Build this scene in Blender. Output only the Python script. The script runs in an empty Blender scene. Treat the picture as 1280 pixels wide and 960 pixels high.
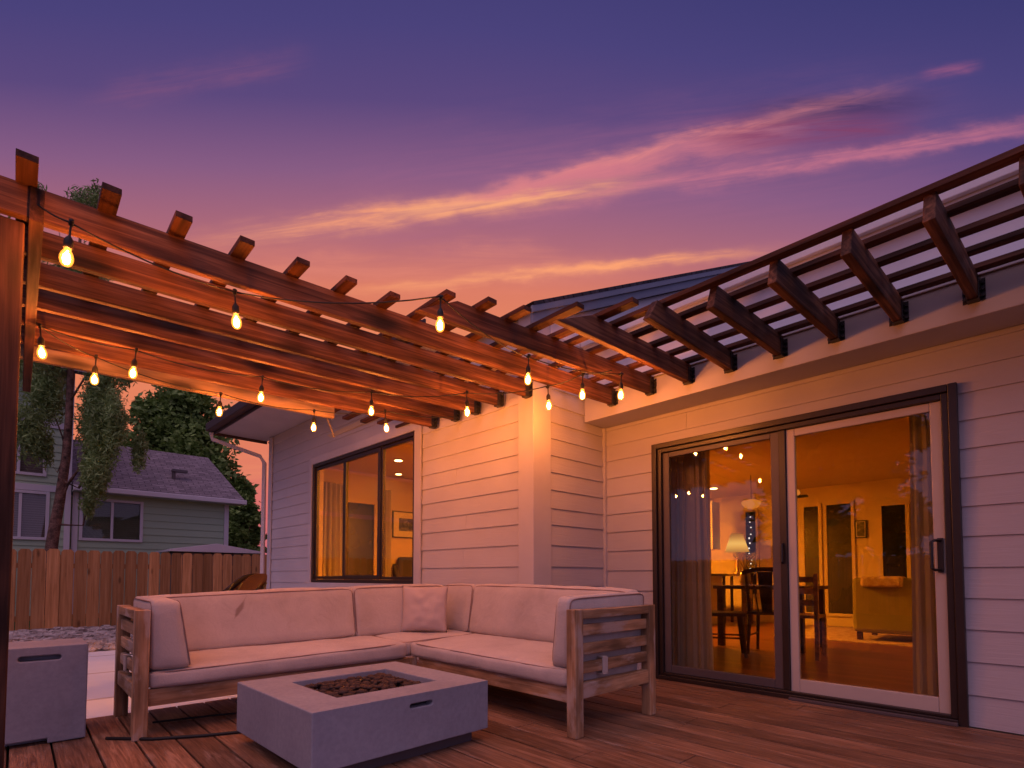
import bpy, bmesh, math, random
import numpy as np
from math import sin, cos, tan, atan, radians, pi, sqrt, exp
from mathutils import Vector, Matrix, noise

random.seed(7); rng = np.random.default_rng(7)
S = bpy.context.scene
COL = S.collection

# ------------------------------------------------------------------ camera
YAW = atan(705 / 661.0)
F0 = Vector((-sin(YAW), cos(YAW), 0)); RT = Vector((cos(YAW), sin(YAW), 0))
cam_d = bpy.data.cameras.new('camera'); cam = bpy.data.objects.new('camera', cam_d); COL.objects.link(cam)
cam.location = (0, 0, 0.88); cam.rotation_euler = (radians(92.4), 0, YAW)
cam_d.sensor_width = 36; cam_d.lens = 36 * 661 / 1280; cam_d.shift_y = 213 / 1280
cam_d.clip_start = 0.02; cam_d.clip_end = 2000
S.camera = cam
S.view_settings.view_transform = 'Standard'; S.view_settings.look = 'None'
S.view_settings.exposure = 0.0; S.view_settings.gamma = 1.0; S.view_settings.use_curve_mapping = False
S.render.engine = 'CYCLES'
S.cycles.use_denoising = True
S.cycles.max_bounces = 7; S.cycles.diffuse_bounces = 3; S.cycles.glossy_bounces = 3
S.cycles.transparent_max_bounces = 12; S.cycles.caustics_reflective = False; S.cycles.caustics_refractive = False
S.cycles.sample_clamp_indirect = 6.0

def lin(r, g, b):
    f = lambda c: (c / 255 / 12.92) if c / 255 <= 0.04045 else ((c / 255 + 0.055) / 1.055) ** 2.4
    return (f(r), f(g), f(b), 1)

# ------------------------------------------------------------------ node helpers
class NT:
    def __init__(s, tree):
        s.t = tree; s.n = tree.nodes; s.l = tree.links; s.n.clear()
    def node(s, typ, **kw):
        n = s.n.new(typ)
        for k, v in kw.items(): setattr(n, k, v)
        return n
    def plug(s, v, sock):
        if isinstance(v, bpy.types.NodeSocket): s.l.new(v, sock)
        elif isinstance(v, (tuple, list)) and hasattr(sock, 'default_value') and len(sock.default_value) == 3: sock.default_value = v[:3]
        else: sock.default_value = v
    def m(s, op, *a, clamp=False):
        n = s.node('ShaderNodeMath', operation=op, use_clamp=clamp)
        for i, x in enumerate(a): s.plug(x, n.inputs[i])
        return n.outputs[0]
    def dot(s, a, b):
        n = s.node('ShaderNodeVectorMath', operation='DOT_PRODUCT'); s.plug(a, n.inputs[0]); s.plug(b, n.inputs[1]); return n.outputs['Value']
    def scl(s, a, b):
        n = s.node('ShaderNodeVectorMath', operation='MULTIPLY'); s.plug(a, n.inputs[0]); s.plug(b, n.inputs[1]); return n.outputs[0]
    def add(s, a, b):
        n = s.node('ShaderNodeVectorMath', operation='ADD'); s.plug(a, n.inputs[0]); s.plug(b, n.inputs[1]); return n.outputs[0]
    def xyz(s, x, y, z):
        n = s.node('ShaderNodeCombineXYZ'); s.plug(x, n.inputs[0]); s.plug(y, n.inputs[1]); s.plug(z, n.inputs[2]); return n.outputs[0]
    def sep(s, v):
        n = s.node('ShaderNodeSeparateXYZ'); s.plug(v, n.inputs[0]); return n.outputs
    def noise(s, vec, scale, detail=4, rough=0.55, dist=0.0):
        n = s.node('ShaderNodeTexNoise'); s.plug(vec, n.inputs['Vector']); n.inputs['Scale'].default_value = scale
        n.inputs['Detail'].default_value = detail; n.inputs['Roughness'].default_value = rough; n.inputs['Distortion'].default_value = dist
        return n.outputs['Fac']
    def ss(s, v, a, b, lo=0.0, hi=1.0):
        n = s.node('ShaderNodeMapRange', interpolation_type='SMOOTHSTEP')
        s.plug(v, n.inputs[0])
        for i, x in enumerate((a, b, lo, hi)): n.inputs[i + 1].default_value = x
        return n.outputs[0]
    def mix(s, f, a, b, typ='MIX'):
        n = s.node('ShaderNodeMix', data_type='RGBA', blend_type=typ)
        s.plug(f, n.inputs[0]); s.plug(a, n.inputs[6]); s.plug(b, n.inputs[7]); return n.outputs[2]
    def ramp(s, f, stops, interp='LINEAR'):
        n = s.node('ShaderNodeValToRGB'); n.color_ramp.interpolation = interp; s.plug(f, n.inputs[0])
        e = n.color_ramp.elements
        e[0].position, e[0].color = stops[0]; e[1].position, e[1].color = stops[-1]
        for p, c in stops[1:-1]:
            q = e.new(p); q.color = c
        return n.outputs[0]

# ------------------------------------------------------------------ world
W = bpy.data.worlds.new('World'); S.world = W; W.use_nodes = True
t = NT(W.node_tree)
gen = t.node('ShaderNodeTexCoord').outputs['Generated']
dF = t.dot(gen, tuple(F0)); dR = t.dot(gen, tuple(RT)); dz = t.sep(gen)[2]
azr = t.m('ARCTAN2', dR, dF)
g = t.m('ADD', dz, t.m('MULTIPLY', t.m('MULTIPLY', azr, azr), 0.22))
g = t.m('SUBTRACT', t.m('ADD', g, t.m('MULTIPLY', azr, 0.035)), 0.032)
sky = t.ramp(g, [(0.0, lin(196, 96, 116)), (0.10, lin(212, 104, 108)), (0.22, lin(224, 122, 92)), (0.38, lin(232, 132, 92)), (0.45, lin(218, 122, 98)),
                 (0.51, lin(174, 104, 118)), (0.58, lin(134, 90, 130)), (0.645, lin(90, 70, 124)), (0.70, lin(73, 64, 122)), (0.76, lin(60, 57, 114)), (0.86, lin(50, 50, 102)), (1.0, lin(40, 42, 90))])
dFm = t.m('MAXIMUM', dF, 0.08)
u = t.m('DIVIDE', dR, dFm); v = t.m('DIVIDE', dz, dFm)
front = t.ss(dF, 0.1, 0.3)
uv = t.xyz(u, v, 0.0)
warp = t.m('SUBTRACT', t.noise(t.scl(uv, (2.2, 4.0, 1)), 2.2, 3), 0.5)
warp2 = t.m('SUBTRACT', t.noise(t.scl(uv, (6, 14, 1)), 3.0, 4, 0.6), 0.5)
def streak(x0, y0, x1, y1, w, wmul=1.0, soft=0.12, edge=1.0):
    u0, v0, u1, v1 = (x0 - 640) / 661, (720 - y0) / 661, (x1 - 640) / 661, (720 - y1) / 661
    mm = (v1 - v0) / (u1 - u0)
    line = t.m('ADD', t.m('MULTIPLY', t.m('SUBTRACT', u, u0), mm), v0)
    dd = t.m('SUBTRACT', v, line)
    dd = t.m('ADD', dd, t.m('MULTIPLY', warp, 0.06 * wmul)); dd = t.m('ADD', dd, t.m('MULTIPLY', warp2, 0.03 * wmul))
    fr = t.m('DIVIDE', dd, w / 661.0)
    ga = t.m('EXPONENT', t.m('MULTIPLY', t.m('MULTIPLY', fr, fr), -1.0))
    # wispy filaments that follow the streak
    vv = t.xyz(t.m('MULTIPLY', u, 2.2), t.m('MULTIPLY', t.m('SUBTRACT', v, t.m('MULTIPLY', u, mm)), 26.0), 0.3)
    fil = t.ss(t.noise(vv, 1.6, 6, 0.62, 0.8), 0.30, 0.68)
    rise = t.ss(u, u0, u0 + (u1 - u0) * 0.35); fall = t.ss(u, u1 - (u1 - u0) * 0.35, u1, 1.0, 0.0)
    k = t.m('MULTIPLY', t.m('MULTIPLY', ga, t.m('MULTIPLY', rise, fall)), t.m('ADD', t.m('MULTIPLY', fil, 0.75), 0.25))
    return t.m('MULTIPLY', t.m('MULTIPLY', k, front), edge, clamp=True)
OR = lin(250, 160, 118); PK = lin(214, 122, 134)
c = t.mix(streak(260, 282, 1300, 120, 70, 1.4, edge=0.34), sky, lin(176, 104, 136))
c = t.mix(streak(170, 297, 900, 200, 15, 0.9, edge=1.0), c, OR)
c = t.mix(streak(440, 262, 800, 212, 8, 0.7, edge=0.85), c, lin(255, 178, 122))
c = t.mix(streak(480, 262, 1200, 72, 11, 0.9, edge=0.95), c, lin(234, 138, 134))
c = t.mix(streak(520, 246, 1120, 116, 9, 1.2, edge=0.7), c, lin(214, 124, 134))
c = t.mix(streak(560, 236, 1060, 146, 10, 1.4, edge=0.6), c, PK)
c = t.mix(streak(600, 228, 1000, 166, 12, 1.4, edge=0.5), c, PK)
c = t.mix(streak(560, 264, 1440, 112, 11, 0.9, edge=0.9), c, lin(214, 122, 138))
c = t.mix(streak(900, 206, 1440, 120, 8, 1.2, edge=0.6), c, lin(190, 110, 138))
c = t.mix(streak(360, 366, 1040, 292, 7, 0.7, edge=1.0), c, lin(255, 164, 112))
c = t.mix(streak(60, 106, 400, 40, 18, 1.0, edge=0.40), c, lin(150, 90, 124))
c = t.mix(streak(840, 150, 1200, 130, 22, 0.3, edge=1.0), c, lin(132, 62, 100))
c = t.mix(streak(900, 124, 1220, 104, 15, 0.3, edge=1.0), c, lin(72, 52, 98))
c = t.mix(streak(1160, 72, 1260, 54, 7, 0.5, edge=0.75), c, lin(160, 90, 128))
c = t.mix(streak(60, 330, 900, 322, 26, 2.0, edge=0.35), c, lin(238, 142, 118))
c = t.mix(streak(150, 585, 420, 575, 14, 1.0, edge=0.45), c, lin(240, 146, 100))
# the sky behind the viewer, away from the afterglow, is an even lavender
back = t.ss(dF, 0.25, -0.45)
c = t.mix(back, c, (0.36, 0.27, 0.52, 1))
c = t.mix(t.ss(dz, 0.86, 1.0), c, (0.07, 0.05, 0.17, 1))
nsk = t.node('ShaderNodeTexSky', sky_type='NISHITA'); nsk.sun_disc = False
nsk.sun_elevation = radians(1.5); nsk.sun_rotation = radians(-YAW * 57.3)
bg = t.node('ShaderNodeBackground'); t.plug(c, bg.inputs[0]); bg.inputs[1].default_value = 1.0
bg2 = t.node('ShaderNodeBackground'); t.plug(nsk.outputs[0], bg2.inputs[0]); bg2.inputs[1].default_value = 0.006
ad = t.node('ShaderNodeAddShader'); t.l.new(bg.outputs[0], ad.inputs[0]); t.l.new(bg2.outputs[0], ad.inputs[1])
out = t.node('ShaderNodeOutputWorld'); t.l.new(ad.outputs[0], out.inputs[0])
# afterglow: one broad soft lamp of pink light
sd = bpy.data.lights.new('afterglow', 'SUN'); sun = bpy.data.objects.new('afterglow', sd); COL.objects.link(sun)
sd.energy = 0.70; sd.angle = radians(50); sd.color = (1.0, 0.58, 0.60)
sdir = Vector((0.20, -0.42, 0.88)).normalized()
sun.rotation_euler = sdir.to_track_quat('Z', 'Y').to_euler(); sun.location = (0, 0, 12)

# ------------------------------------------------------------------ materials
MAT = {}
def mat(name, base, rough=0.6, spec=0.3, build=None, bump=None, metal=0.0):
    m = bpy.data.materials.new(name); m.use_nodes = True; t = NT(m.node_tree)
    b = t.node('ShaderNodeBsdfPrincipled'); o = t.node('ShaderNodeOutputMaterial'); t.l.new(b.outputs[0], o.inputs[0])
    b.inputs['Roughness'].default_value = rough; b.inputs['Specular IOR Level'].default_value = spec; b.inputs['Metallic'].default_value = metal
    b.inputs['Base Color'].default_value = (*base[:3], 1)
    if build:
        r = build(t, b)
        if r is not None: t.plug(r, b.inputs['Base Color'])
    MAT[name] = m; return m
def bumpit(t, b, h, strength=0.3, dist=0.01):
    n = t.node('ShaderNodeBump'); t.plug(h, n.inputs['Height']); n.inputs['Strength'].default_value = strength; n.inputs['Distance'].default_value = dist
    t.l.new(n.outputs[0], b.inputs['Normal'])
def mul(t, col, f): return t.mix(1.0, col, t.xyz(f, f, f), 'MULTIPLY')
def OC(t): return t.node('ShaderNodeTexCoord').outputs['Object']
def RND(t): return t.node('ShaderNodeObjectInfo').outputs['Random']

def wood(name, c1, c2, c3, rough=0.6, scale=1.0, knots=True, spec=0.3, weather=None, varr=(0.7, 1.2)):
    def bld(t, b):
        r = RND(t); p = t.add(OC(t), t.xyz(t.m('MULTIPLY', r, 17), t.m('MULTIPLY', r, 5), t.m('MULTIPLY', r, 9)))
        grain = t.noise(t.scl(p, (1.3 * scale, 34 * scale, 34 * scale)), 1.0, 6, 0.62, 0.6)
        big = t.noise(t.scl(p, (1.2 * scale, 5 * scale, 5 * scale)), 1.6, 3, 0.5)
        col = t.ramp(grain, [(0.26, c1), (0.48, c2), (0.74, c3)])
        chk = t.noise(t.scl(p, (0.9 * scale, 90 * scale, 90 * scale)), 1.0, 3, 0.5)
        col = mul(t, col, t.ss(chk, 0.28, 0.40, 0.72, 1.0))
        col = mul(t, col, t.ss(big, 0.28, 0.72, 0.50, 1.38))
        col = mul(t, col, t.ss(r, 0, 1, *varr))
        if knots:
            vo = t.node('ShaderNodeTexVoronoi'); t.plug(t.scl(p, (1.5, 5, 5)), vo.inputs['Vector']); vo.inputs['Scale'].default_value = 1.0
            k = t.ss(vo.outputs['Distance'], 0.07, 0.30, 0.22, 1.0)
            col = mul(t, col, k)
        if weather:
            wn = t.ss(t.noise(t.scl(p, (3, 10, 10)), 1.2, 5, 0.6), 0.50, 0.66, 0.0, 0.75)
            col = t.mix(wn, col, weather)
        bumpit(t, b, grain, 0.35, 0.004)
        t.plug(t.ss(grain, 0.2, 0.8, rough + 0.08, rough - 0.1), b.inputs['Roughness'])
        return col
    return mat(name, c2, rough, spec, bld)
wood('pergola_wood', (0.020, 0.009, 0.006, 1), (0.115, 0.044, 0.022, 1), (0.30, 0.13, 0.062, 1), 0.66, varr=(0.75, 1.15))
wood('purlin_wood', (0.035, 0.012, 0.007, 1), (0.085, 0.028, 0.013, 1), (0.15, 0.055, 0.025, 1), 0.7)
wood('pale_beam_wood', (0.22, 0.14, 0.08, 1), (0.32, 0.21, 0.125, 1), (0.40, 0.28, 0.18, 1), 0.7)
wood('post_wood', (0.03, 0.013, 0.008, 1), (0.08, 0.03, 0.016, 1), (0.15, 0.06, 0.03, 1), 0.75)
wood('teak', (0.24, 0.13, 0.07, 1), (0.36, 0.205, 0.105, 1), (0.46, 0.30, 0.18, 1), 0.7, 1.6, False, weather=(0.50, 0.40, 0.34, 1), varr=(0.85, 1.15))
wood('dark_wood', (0.03, 0.014, 0.006, 1), (0.06, 0.025, 0.01, 1), (0.1, 0.045, 0.02, 1), 0.4, 2, False)
wood('light_wood', (0.24, 0.11, 0.04, 1), (0.36, 0.18, 0.07, 1), (0.46, 0.25, 0.1, 1), 0.45, 2, False)
wood('bark', (0.08, 0.045, 0.03, 1), (0.18, 0.10, 0.075, 1), (0.30, 0.19, 0.14, 1), 0.9, 1.2)

def fence_b(t, b):
    p = OC(t); s = t.sep(p)
    idx = t.m('FLOOR', t.m('DIVIDE', t.m('ADD', s[1], s[0]), 0.196))
    wn = t.node('ShaderNodeTexWhiteNoise', noise_dimensions='1D'); t.plug(idx, wn.inputs['W'])
    r = wn.outputs['Value']
    q = t.add(p, t.xyz(t.m('MULTIPLY', r, 3), 0.0, t.m('MULTIPLY', r, 11)))
    grain = t.noise(t.scl(q, (26, 26, 1.3)), 1.0, 6, 0.6, 0.5)
    col = t.ramp(grain, [(0.28, (0.32, 0.15, 0.055, 1)), (0.5, (0.47, 0.23, 0.095, 1)), (0.75, (0.60, 0.33, 0.15, 1))])
    col = mul(t, col, t.ss(r, 0, 1, 0.6, 1.25))
    vo = t.node('ShaderNodeTexVoronoi'); t.plug(t.scl(q, (6, 6, 2)), vo.inputs['Vector']); vo.inputs['Scale'].default_value = 1.0
    col = mul(t, col, t.ss(vo.outputs['Distance'], 0.06, 0.2, 0.45, 1.0))
    bumpit(t, b, grain, 0.4, 0.006); return col
mat('fence_wood', (0.3, 0.15, 0.07), 0.8, 0.2, fence_b)

PITCH = 0.1655
def deck_b(t, b):
    p = t.node('ShaderNodeNewGeometry').outputs['Position']; s = t.sep(p)
    idx = t.m('FLOOR', t.m('DIVIDE', t.m('SUBTRACT', s[1], 0.001), PITCH))
    wn = t.node('ShaderNodeTexWhiteNoise', noise_dimensions='1D'); t.plug(idx, wn.inputs['W']); r = wn.outputs['Value']
    q = t.add(p, t.xyz(t.m('MULTIPLY', r, 40), t.m('MULTIPLY', r, 7), 0.0))
    grain = t.noise(t.scl(q, (2.2, 42, 1)), 1.0, 7, 0.65, 1.2)
    fine = t.noise(t.scl(q, (6, 160, 1)), 1.0, 4, 0.6)
    blot = t.noise(t.scl(q, (1.3, 3.0, 1)), 1.6, 4, 0.55)
    col = t.ramp(grain, [(0.25, (0.08, 0.036, 0.020, 1)), (0.5, (0.225, 0.112, 0.062, 1)), (0.76, (0.44, 0.25, 0.155, 1))])
    col = mul(t, col, t.ss(r, 0, 1, 0.72, 1.25)); col = mul(t, col, t.ss(blot, 0.25, 0.75, 0.7, 1.2)); col = mul(t, col, t.ss(fine, 0.2, 0.8, 0.85, 1.12))
    wear = t.ss(t.noise(t.scl(q, (2.5, 18, 1)), 1.5, 5, 0.65), 0.54, 0.72, 0.0, 0.5)
    col = t.mix(wear, col, (0.40, 0.29, 0.235, 1))
    bumpit(t, b, t.m('ADD', grain, t.m('MULTIPLY', fine, 0.5)), 0.4, 0.004)
    t.plug(t.ss(blot, 0.3, 0.7, 0.42, 0.62), b.inputs['Roughness'])
    return col
mat('deck_boards', (0.16, 0.06, 0.04), 0.5, 0.35, deck_b)

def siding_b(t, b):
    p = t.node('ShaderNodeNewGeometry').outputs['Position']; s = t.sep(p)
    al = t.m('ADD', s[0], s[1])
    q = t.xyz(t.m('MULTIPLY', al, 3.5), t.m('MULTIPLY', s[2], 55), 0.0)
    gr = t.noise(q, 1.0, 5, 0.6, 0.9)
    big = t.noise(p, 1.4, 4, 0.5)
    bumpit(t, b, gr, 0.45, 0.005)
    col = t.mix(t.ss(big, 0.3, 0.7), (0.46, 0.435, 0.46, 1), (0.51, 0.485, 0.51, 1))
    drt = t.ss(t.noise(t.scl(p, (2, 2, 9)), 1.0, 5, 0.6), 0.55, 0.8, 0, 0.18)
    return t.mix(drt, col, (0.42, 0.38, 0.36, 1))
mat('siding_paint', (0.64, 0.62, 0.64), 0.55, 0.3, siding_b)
def trim_b(t, b):
    p = t.node('ShaderNodeNewGeometry').outputs['Position']
    big = t.noise(p, 2.2, 5, 0.55); bumpit(t, b, t.noise(p, 60, 3), 0.08, 0.002)
    return t.mix(t.ss(big, 0.3, 0.75), (0.47, 0.445, 0.47, 1), (0.53, 0.505, 0.53, 1))
mat('trim_paint', (0.66, 0.64, 0.66), 0.5, 0.3, trim_b)
mat('skylit_paint', (0.78, 0.76, 0.80), 0.5, 0.3, lambda t, b: t.mix(t.ss(t.noise(OC(t), 2), 0.3, 0.7), (0.72, 0.70, 0.74, 1), (0.80, 0.78, 0.82, 1)))  # siding paint made lighter: sky light on the upper wall put into colour
mat('dark_trim', (0.13, 0.14, 0.17), 0.5, 0.3, lambda t, b: t.mix(t.noise(OC(t), 4), (0.20, 0.23, 0.30, 1), (0.26, 0.29, 0.36, 1)))
mat('eave_brown', (0.05, 0.035, 0.035), 0.5, 0.3, lambda t, b: t.mix(t.noise(OC(t), 4), (0.045, 0.03, 0.032, 1), (0.075, 0.052, 0.055, 1)))
mat('frame_bronze', (0.022, 0.014, 0.012), 0.38, 0.5, lambda t, b: t.mix(t.noise(OC(t), 6), (0.02, 0.012, 0.01, 1), (0.034, 0.022, 0.018, 1)))
mat('frame_grey', (0.09, 0.075, 0.08), 0.45, 0.4, lambda t, b: t.mix(t.noise(OC(t), 6), (0.08, 0.065, 0.07, 1), (0.11, 0.09, 0.095, 1)))
mat('frame_white', (0.6, 0.55, 0.54), 0.4, 0.4, lambda t, b: t.mix(t.noise(OC(t), 5), (0.47, 0.41, 0.37, 1), (0.54, 0.48, 0.44, 1)))
mat('black_metal', (0.02, 0.02, 0.022), 0.45, 0.5, lambda t, b: t.mix(t.noise(OC(t), 20), (0.014, 0.014, 0.016, 1), (0.03, 0.028, 0.03, 1)))
mat('rubber', (0.015, 0.014, 0.014), 0.6, 0.4, lambda t, b: t.mix(t.noise(OC(t), 20), (0.01, 0.01, 0.01, 1), (0.022, 0.02, 0.02, 1)))
mat('brass', (0.6, 0.42, 0.18), 0.35, 0.5, lambda t, b: t.mix(t.noise(OC(t), 20), (0.5, 0.34, 0.14, 1), (0.66, 0.48, 0.22, 1)), metal=1.0)

def shingle(name, ca, cb):
    def bld(t, b):
        uvn = t.node('ShaderNodeTexCoord').outputs['UV']
        br = t.node('ShaderNodeTexBrick'); t.plug(uvn, br.inputs['Vector']); br.inputs['Scale'].default_value = 1.0
        br.inputs['Brick Width'].default_value = 0.32; br.inputs['Row Height'].default_value = 0.14; br.inputs['Mortar Size'].default_value = 0.008
        br.inputs['Color1'].default_value = ca; br.inputs['Color2'].default_value = cb; br.inputs['Mortar'].default_value = (ca[0] * .35, ca[1] * .35, ca[2] * .35, 1)
        nn = t.noise(t.scl(uvn, (5, 26, 1)), 1.0, 6, 0.7)
        bumpit(t, b, br.outputs['Fac'], -0.5, 0.02)
        return mul(t, br.outputs['Color'], t.ss(nn, 0.25, 0.75, 0.5, 1.45))
    return mat(name, ca, 0.9, 0.15, bld)
shingle('grey_shingles', (0.19, 0.165, 0.18, 1), (0.30, 0.26, 0.28, 1))
shingle('dark_shingles', (0.05, 0.045, 0.055, 1), (0.08, 0.07, 0.085, 1))

def fabric_b(t, b):
    p = OC(t)
    ws = t.m('MULTIPLY', t.m('ADD', t.noise(t.scl(p, (1, 1, 14)), 60, 2), t.noise(t.scl(p, (14, 14, 1)), 60, 2)), 0.5)
    wr = t.noise(p, 5, 6, 0.62, 1.4)
    bumpit(t, b, t.m('ADD', t.m('MULTIPLY', ws, 0.35), wr), 0.5, 0.016)
    b.inputs['Sheen Weight'].default_value = 0.25
    col = t.ramp(t.noise(p, 3.2, 5, 0.6), [(0.3, (0.44, 0.375, 0.345, 1)), (0.55, (0.53, 0.46, 0.425, 1)), (0.8, (0.60, 0.525, 0.485, 1))])
    st = t.ss(t.noise(t.add(p, (3, 1, 7)), 4.0, 5, 0.7, 1.2), 0.58, 0.76, 0.0, 0.30)
    col = t.mix(st, col, (0.30, 0.19, 0.14, 1))
    return mul(t, col, t.ss(ws, 0.3, 0.7, 0.94, 1.05))
mat('cushion_fabric', (0.55, 0.46, 0.42), 0.92, 0.1, fabric_b)
def stain_fabric(t, b):
    col = fabric_b(t, b)
    p = OC(t); s = t.sep(p)
    yy = t.m('SUBTRACT', s[1], 1.155); zz = t.m('SUBTRACT', s[2], 0.655)
    yy = t.m('SUBTRACT', yy, t.m('MULTIPLY', zz, 0.55))
    nz = t.m('MULTIPLY', t.m('SUBTRACT', t.noise(p, 22, 4), 0.5), 0.5)
    d1 = t.m('ADD', t.m('ABSOLUTE', t.m('DIVIDE', yy, 0.028)), t.m('ABSOLUTE', t.m('DIVIDE', zz, 0.085)))
    k = t.ss(t.m('ADD', d1, nz), 0.45, 1.15, 0.55, 0.0)
    return t.mix(k, col, (0.13, 0.06, 0.035, 1))
mat('stained_fabric', (0.55, 0.46, 0.42), 0.92, 0.1, stain_fabric)
mat('piping_fabric', (0.30, 0.2, 0.18), 0.9, 0.1, lambda t, b: t.mix(t.noise(OC(t), 30), (0.22, 0.14, 0.125, 1), (0.34, 0.24, 0.21, 1)))
def pillow_b(t, b):
    p = OC(t); bumpit(t, b, t.noise(t.scl(p, (1, 1, 6)), 40, 3), 0.3, 0.006)
    return t.mix(t.noise(p, 9, 4), (0.45, 0.37, 0.35, 1), (0.54, 0.45, 0.43, 1))
mat('pillow_fabric', (0.5, 0.42, 0.4), 0.95, 0.1, pillow_b)
def conc_b(t, b):
    p = OC(t); n1 = t.noise(p, 3, 6, 0.62); n2 = t.noise(p, 45, 4, 0.6)
    bumpit(t, b, t.m('ADD', n2, n1), 0.06, 0.003)
    col = t.ramp(n1, [(0.28, (0.25, 0.25, 0.285, 1)), (0.5, (0.295, 0.295, 0.335, 1)), (0.75, (0.34, 0.34, 0.38, 1))])
    st = t.ss(t.noise(t.add(p, (5, 2, 1)), 9, 5, 0.7, 1.0), 0.66, 0.75, 0.0, 0.3)
    return t.mix(st, mul(t, col, t.ss(n2, 0.3, 0.7, 0.93, 1.06)), (0.25, 0.2, 0.18, 1))
mat('cast_concrete', (0.44, 0.43, 0.46), 0.75, 0.25, conc_b)
def slab_b(t, b):
    p = t.node('ShaderNodeNewGeometry').outputs['Position']; n = t.noise(p, 2.5, 6, 0.6)
    s = t.sep(p); j = t.m('ABSOLUTE', t.m('SUBTRACT', t.m('FRACT', t.m('DIVIDE', t.m('ADD', s[0], 0.35), 1.5)), 0.5))
    return t.mix(t.ss(j, 0.0, 0.03, 0.75, 0.0), t.mix(n, (0.60, 0.62, 0.66, 1), (0.74, 0.76, 0.80, 1)), (0.32, 0.24, 0.18, 1))
mat('path_concrete', (0.5, 0.5, 0.54), 0.8, 0.2, slab_b)
def grass_b(t, b):
    p = t.node('ShaderNodeNewGeometry').outputs['Position']; n = t.noise(p, 1.2, 6, 0.65); n2 = t.noise(p, 40, 4, 0.7); bumpit(t, b, n2, 0.7, 0.03)
    return mul(t, t.ramp(n, [(0.3, (0.03, 0.055, 0.016, 1)), (0.55, (0.05, 0.085, 0.024, 1)), (0.8, (0.09, 0.10, 0.035, 1))]), t.ss(n2, 0.25, 0.75, 0.6, 1.4))
mat('lawn', (0.05, 0.08, 0.025), 0.95, 0.1, grass_b)
def rock_b(t, b):
    n = t.noise(OC(t), 5.0, 4); wn = t.node('ShaderNodeTexVoronoi'); t.plug(OC(t), wn.inputs['Vector']); wn.inputs['Scale'].default_value = 9.0
    g = t.sep(wn.outputs['Color'])[0]
    return t.mix(g, (0.16, 0.13, 0.12, 1), (0.55, 0.50, 0.47, 1))
mat('river_stone', (0.4, 0.36, 0.34), 0.8, 0.2, rock_b)
mat('lava_rock', (0.05, 0.03, 0.025), 0.75, 0.35, lambda t, b: (bumpit(t, b, t.noise(OC(t), 60, 4, 0.7), 0.6, 0.006), t.mix(t.noise(OC(t), 11, 2), (0.015, 0.010, 0.009, 1), (0.10, 0.052, 0.038, 1)))[1])
def leaf(name, a, bcol, cc):
    def bld(t, b):
        p = t.node('ShaderNodeNewGeometry').outputs['Position']
        n = t.noise(p, 1.1, 3); wn = t.node('ShaderNodeTexWhiteNoise', noise_dimensions='3D')
        t.plug(t.scl(p, (9, 9, 9)), wn.inputs['Vector'])
        col = t.ramp(t.noise(p, 9, 3, 0.7), [(0.3, a), (0.5, bcol), (0.72, cc)])
        return mul(t, col, t.ss(n, 0.3, 0.7, 0.7, 1.3))
    return mat(name, bcol, 0.55, 0.3, bld)
leaf('dark_leaves', (0.08, 0.15, 0.035, 1), (0.20, 0.32, 0.08, 1), (0.38, 0.50, 0.17, 1))
leaf('pale_leaves', (0.12, 0.19, 0.06, 1), (0.24, 0.36, 0.12, 1), (0.40, 0.50, 0.22, 1))
for nm_ in ('dark_leaves', 'pale_leaves', 'curtain'):
    pass
def green_siding(t, b):
    p = t.node('ShaderNodeNewGeometry').outputs['Position']
    return t.mix(t.noise(p, 1.2, 5), (0.34, 0.45, 0.31, 1), (0.40, 0.52, 0.36, 1))
mat('green_paint', (0.18, 0.23, 0.19), 0.6, 0.25, green_siding)
mat('neighbour_trim', (0.5, 0.45, 0.46), 0.6, 0.25, lambda t, b: t.mix(t.noise(OC(t), 3), (0.56, 0.53, 0.56, 1), (0.66, 0.63, 0.66, 1)))
mat('dusk_window', (0.03, 0.03, 0.035), 0.12, 0.6, lambda t, b: t.mix(t.noise(OC(t), 2, 3), (0.035, 0.032, 0.04, 1), (0.10, 0.09, 0.10, 1)))
mat('blinds', (0.15, 0.13, 0.14), 0.5, 0.4, lambda t, b: mul(t, (0.30, 0.26, 0.28, 1), t.ss(t.m('SINE', t.m('MULTIPLY', t.sep(OC(t))[2], 110)), -1, 1, 0.75, 1.1)))
# interior
mat('interior_wall', (0.62, 0.52, 0.38), 0.8, 0.15, lambda t, b: t.mix(t.noise(OC(t), 2, 4), (0.56, 0.43, 0.27, 1), (0.64, 0.51, 0.33, 1)))
mat('interior_ceiling', (0.62, 0.50, 0.34), 0.85, 0.1, lambda t, b: (bumpit(t, b, t.noise(OC(t), 35, 4), 0.2, 0.01), t.mix(t.noise(OC(t), 2, 4), (0.58, 0.47, 0.32, 1), (0.66, 0.54, 0.37, 1)))[1])
def floor_b(t, b):
    p = t.node('ShaderNodeNewGeometry').outputs['Position']; s = t.sep(p)
    idx = t.m('FLOOR', t.m('DIVIDE', s[1], 0.083)); wn = t.node('ShaderNodeTexWhiteNoise', noise_dimensions='1D'); t.plug(idx, wn.inputs['W']); r = wn.outputs['Value']
    gr = t.noise(t.scl(t.add(p, t.xyz(t.m('MULTIPLY', r, 30), 0.0, 0.0)), (2, 50, 1)), 1.0, 5, 0.6)
    edge = t.ss(t.m('FRACT', t.m('DIVIDE', s[1], 0.083)), 0.0, 0.06, 0.4, 1.0)
    return mul(t, mul(t, t.ramp(gr, [(0.3, (0.11, 0.035, 0.012, 1)), (0.7, (0.24, 0.085, 0.03, 1))]), t.ss(r, 0, 1, 0.75, 1.2)), edge)
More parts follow.
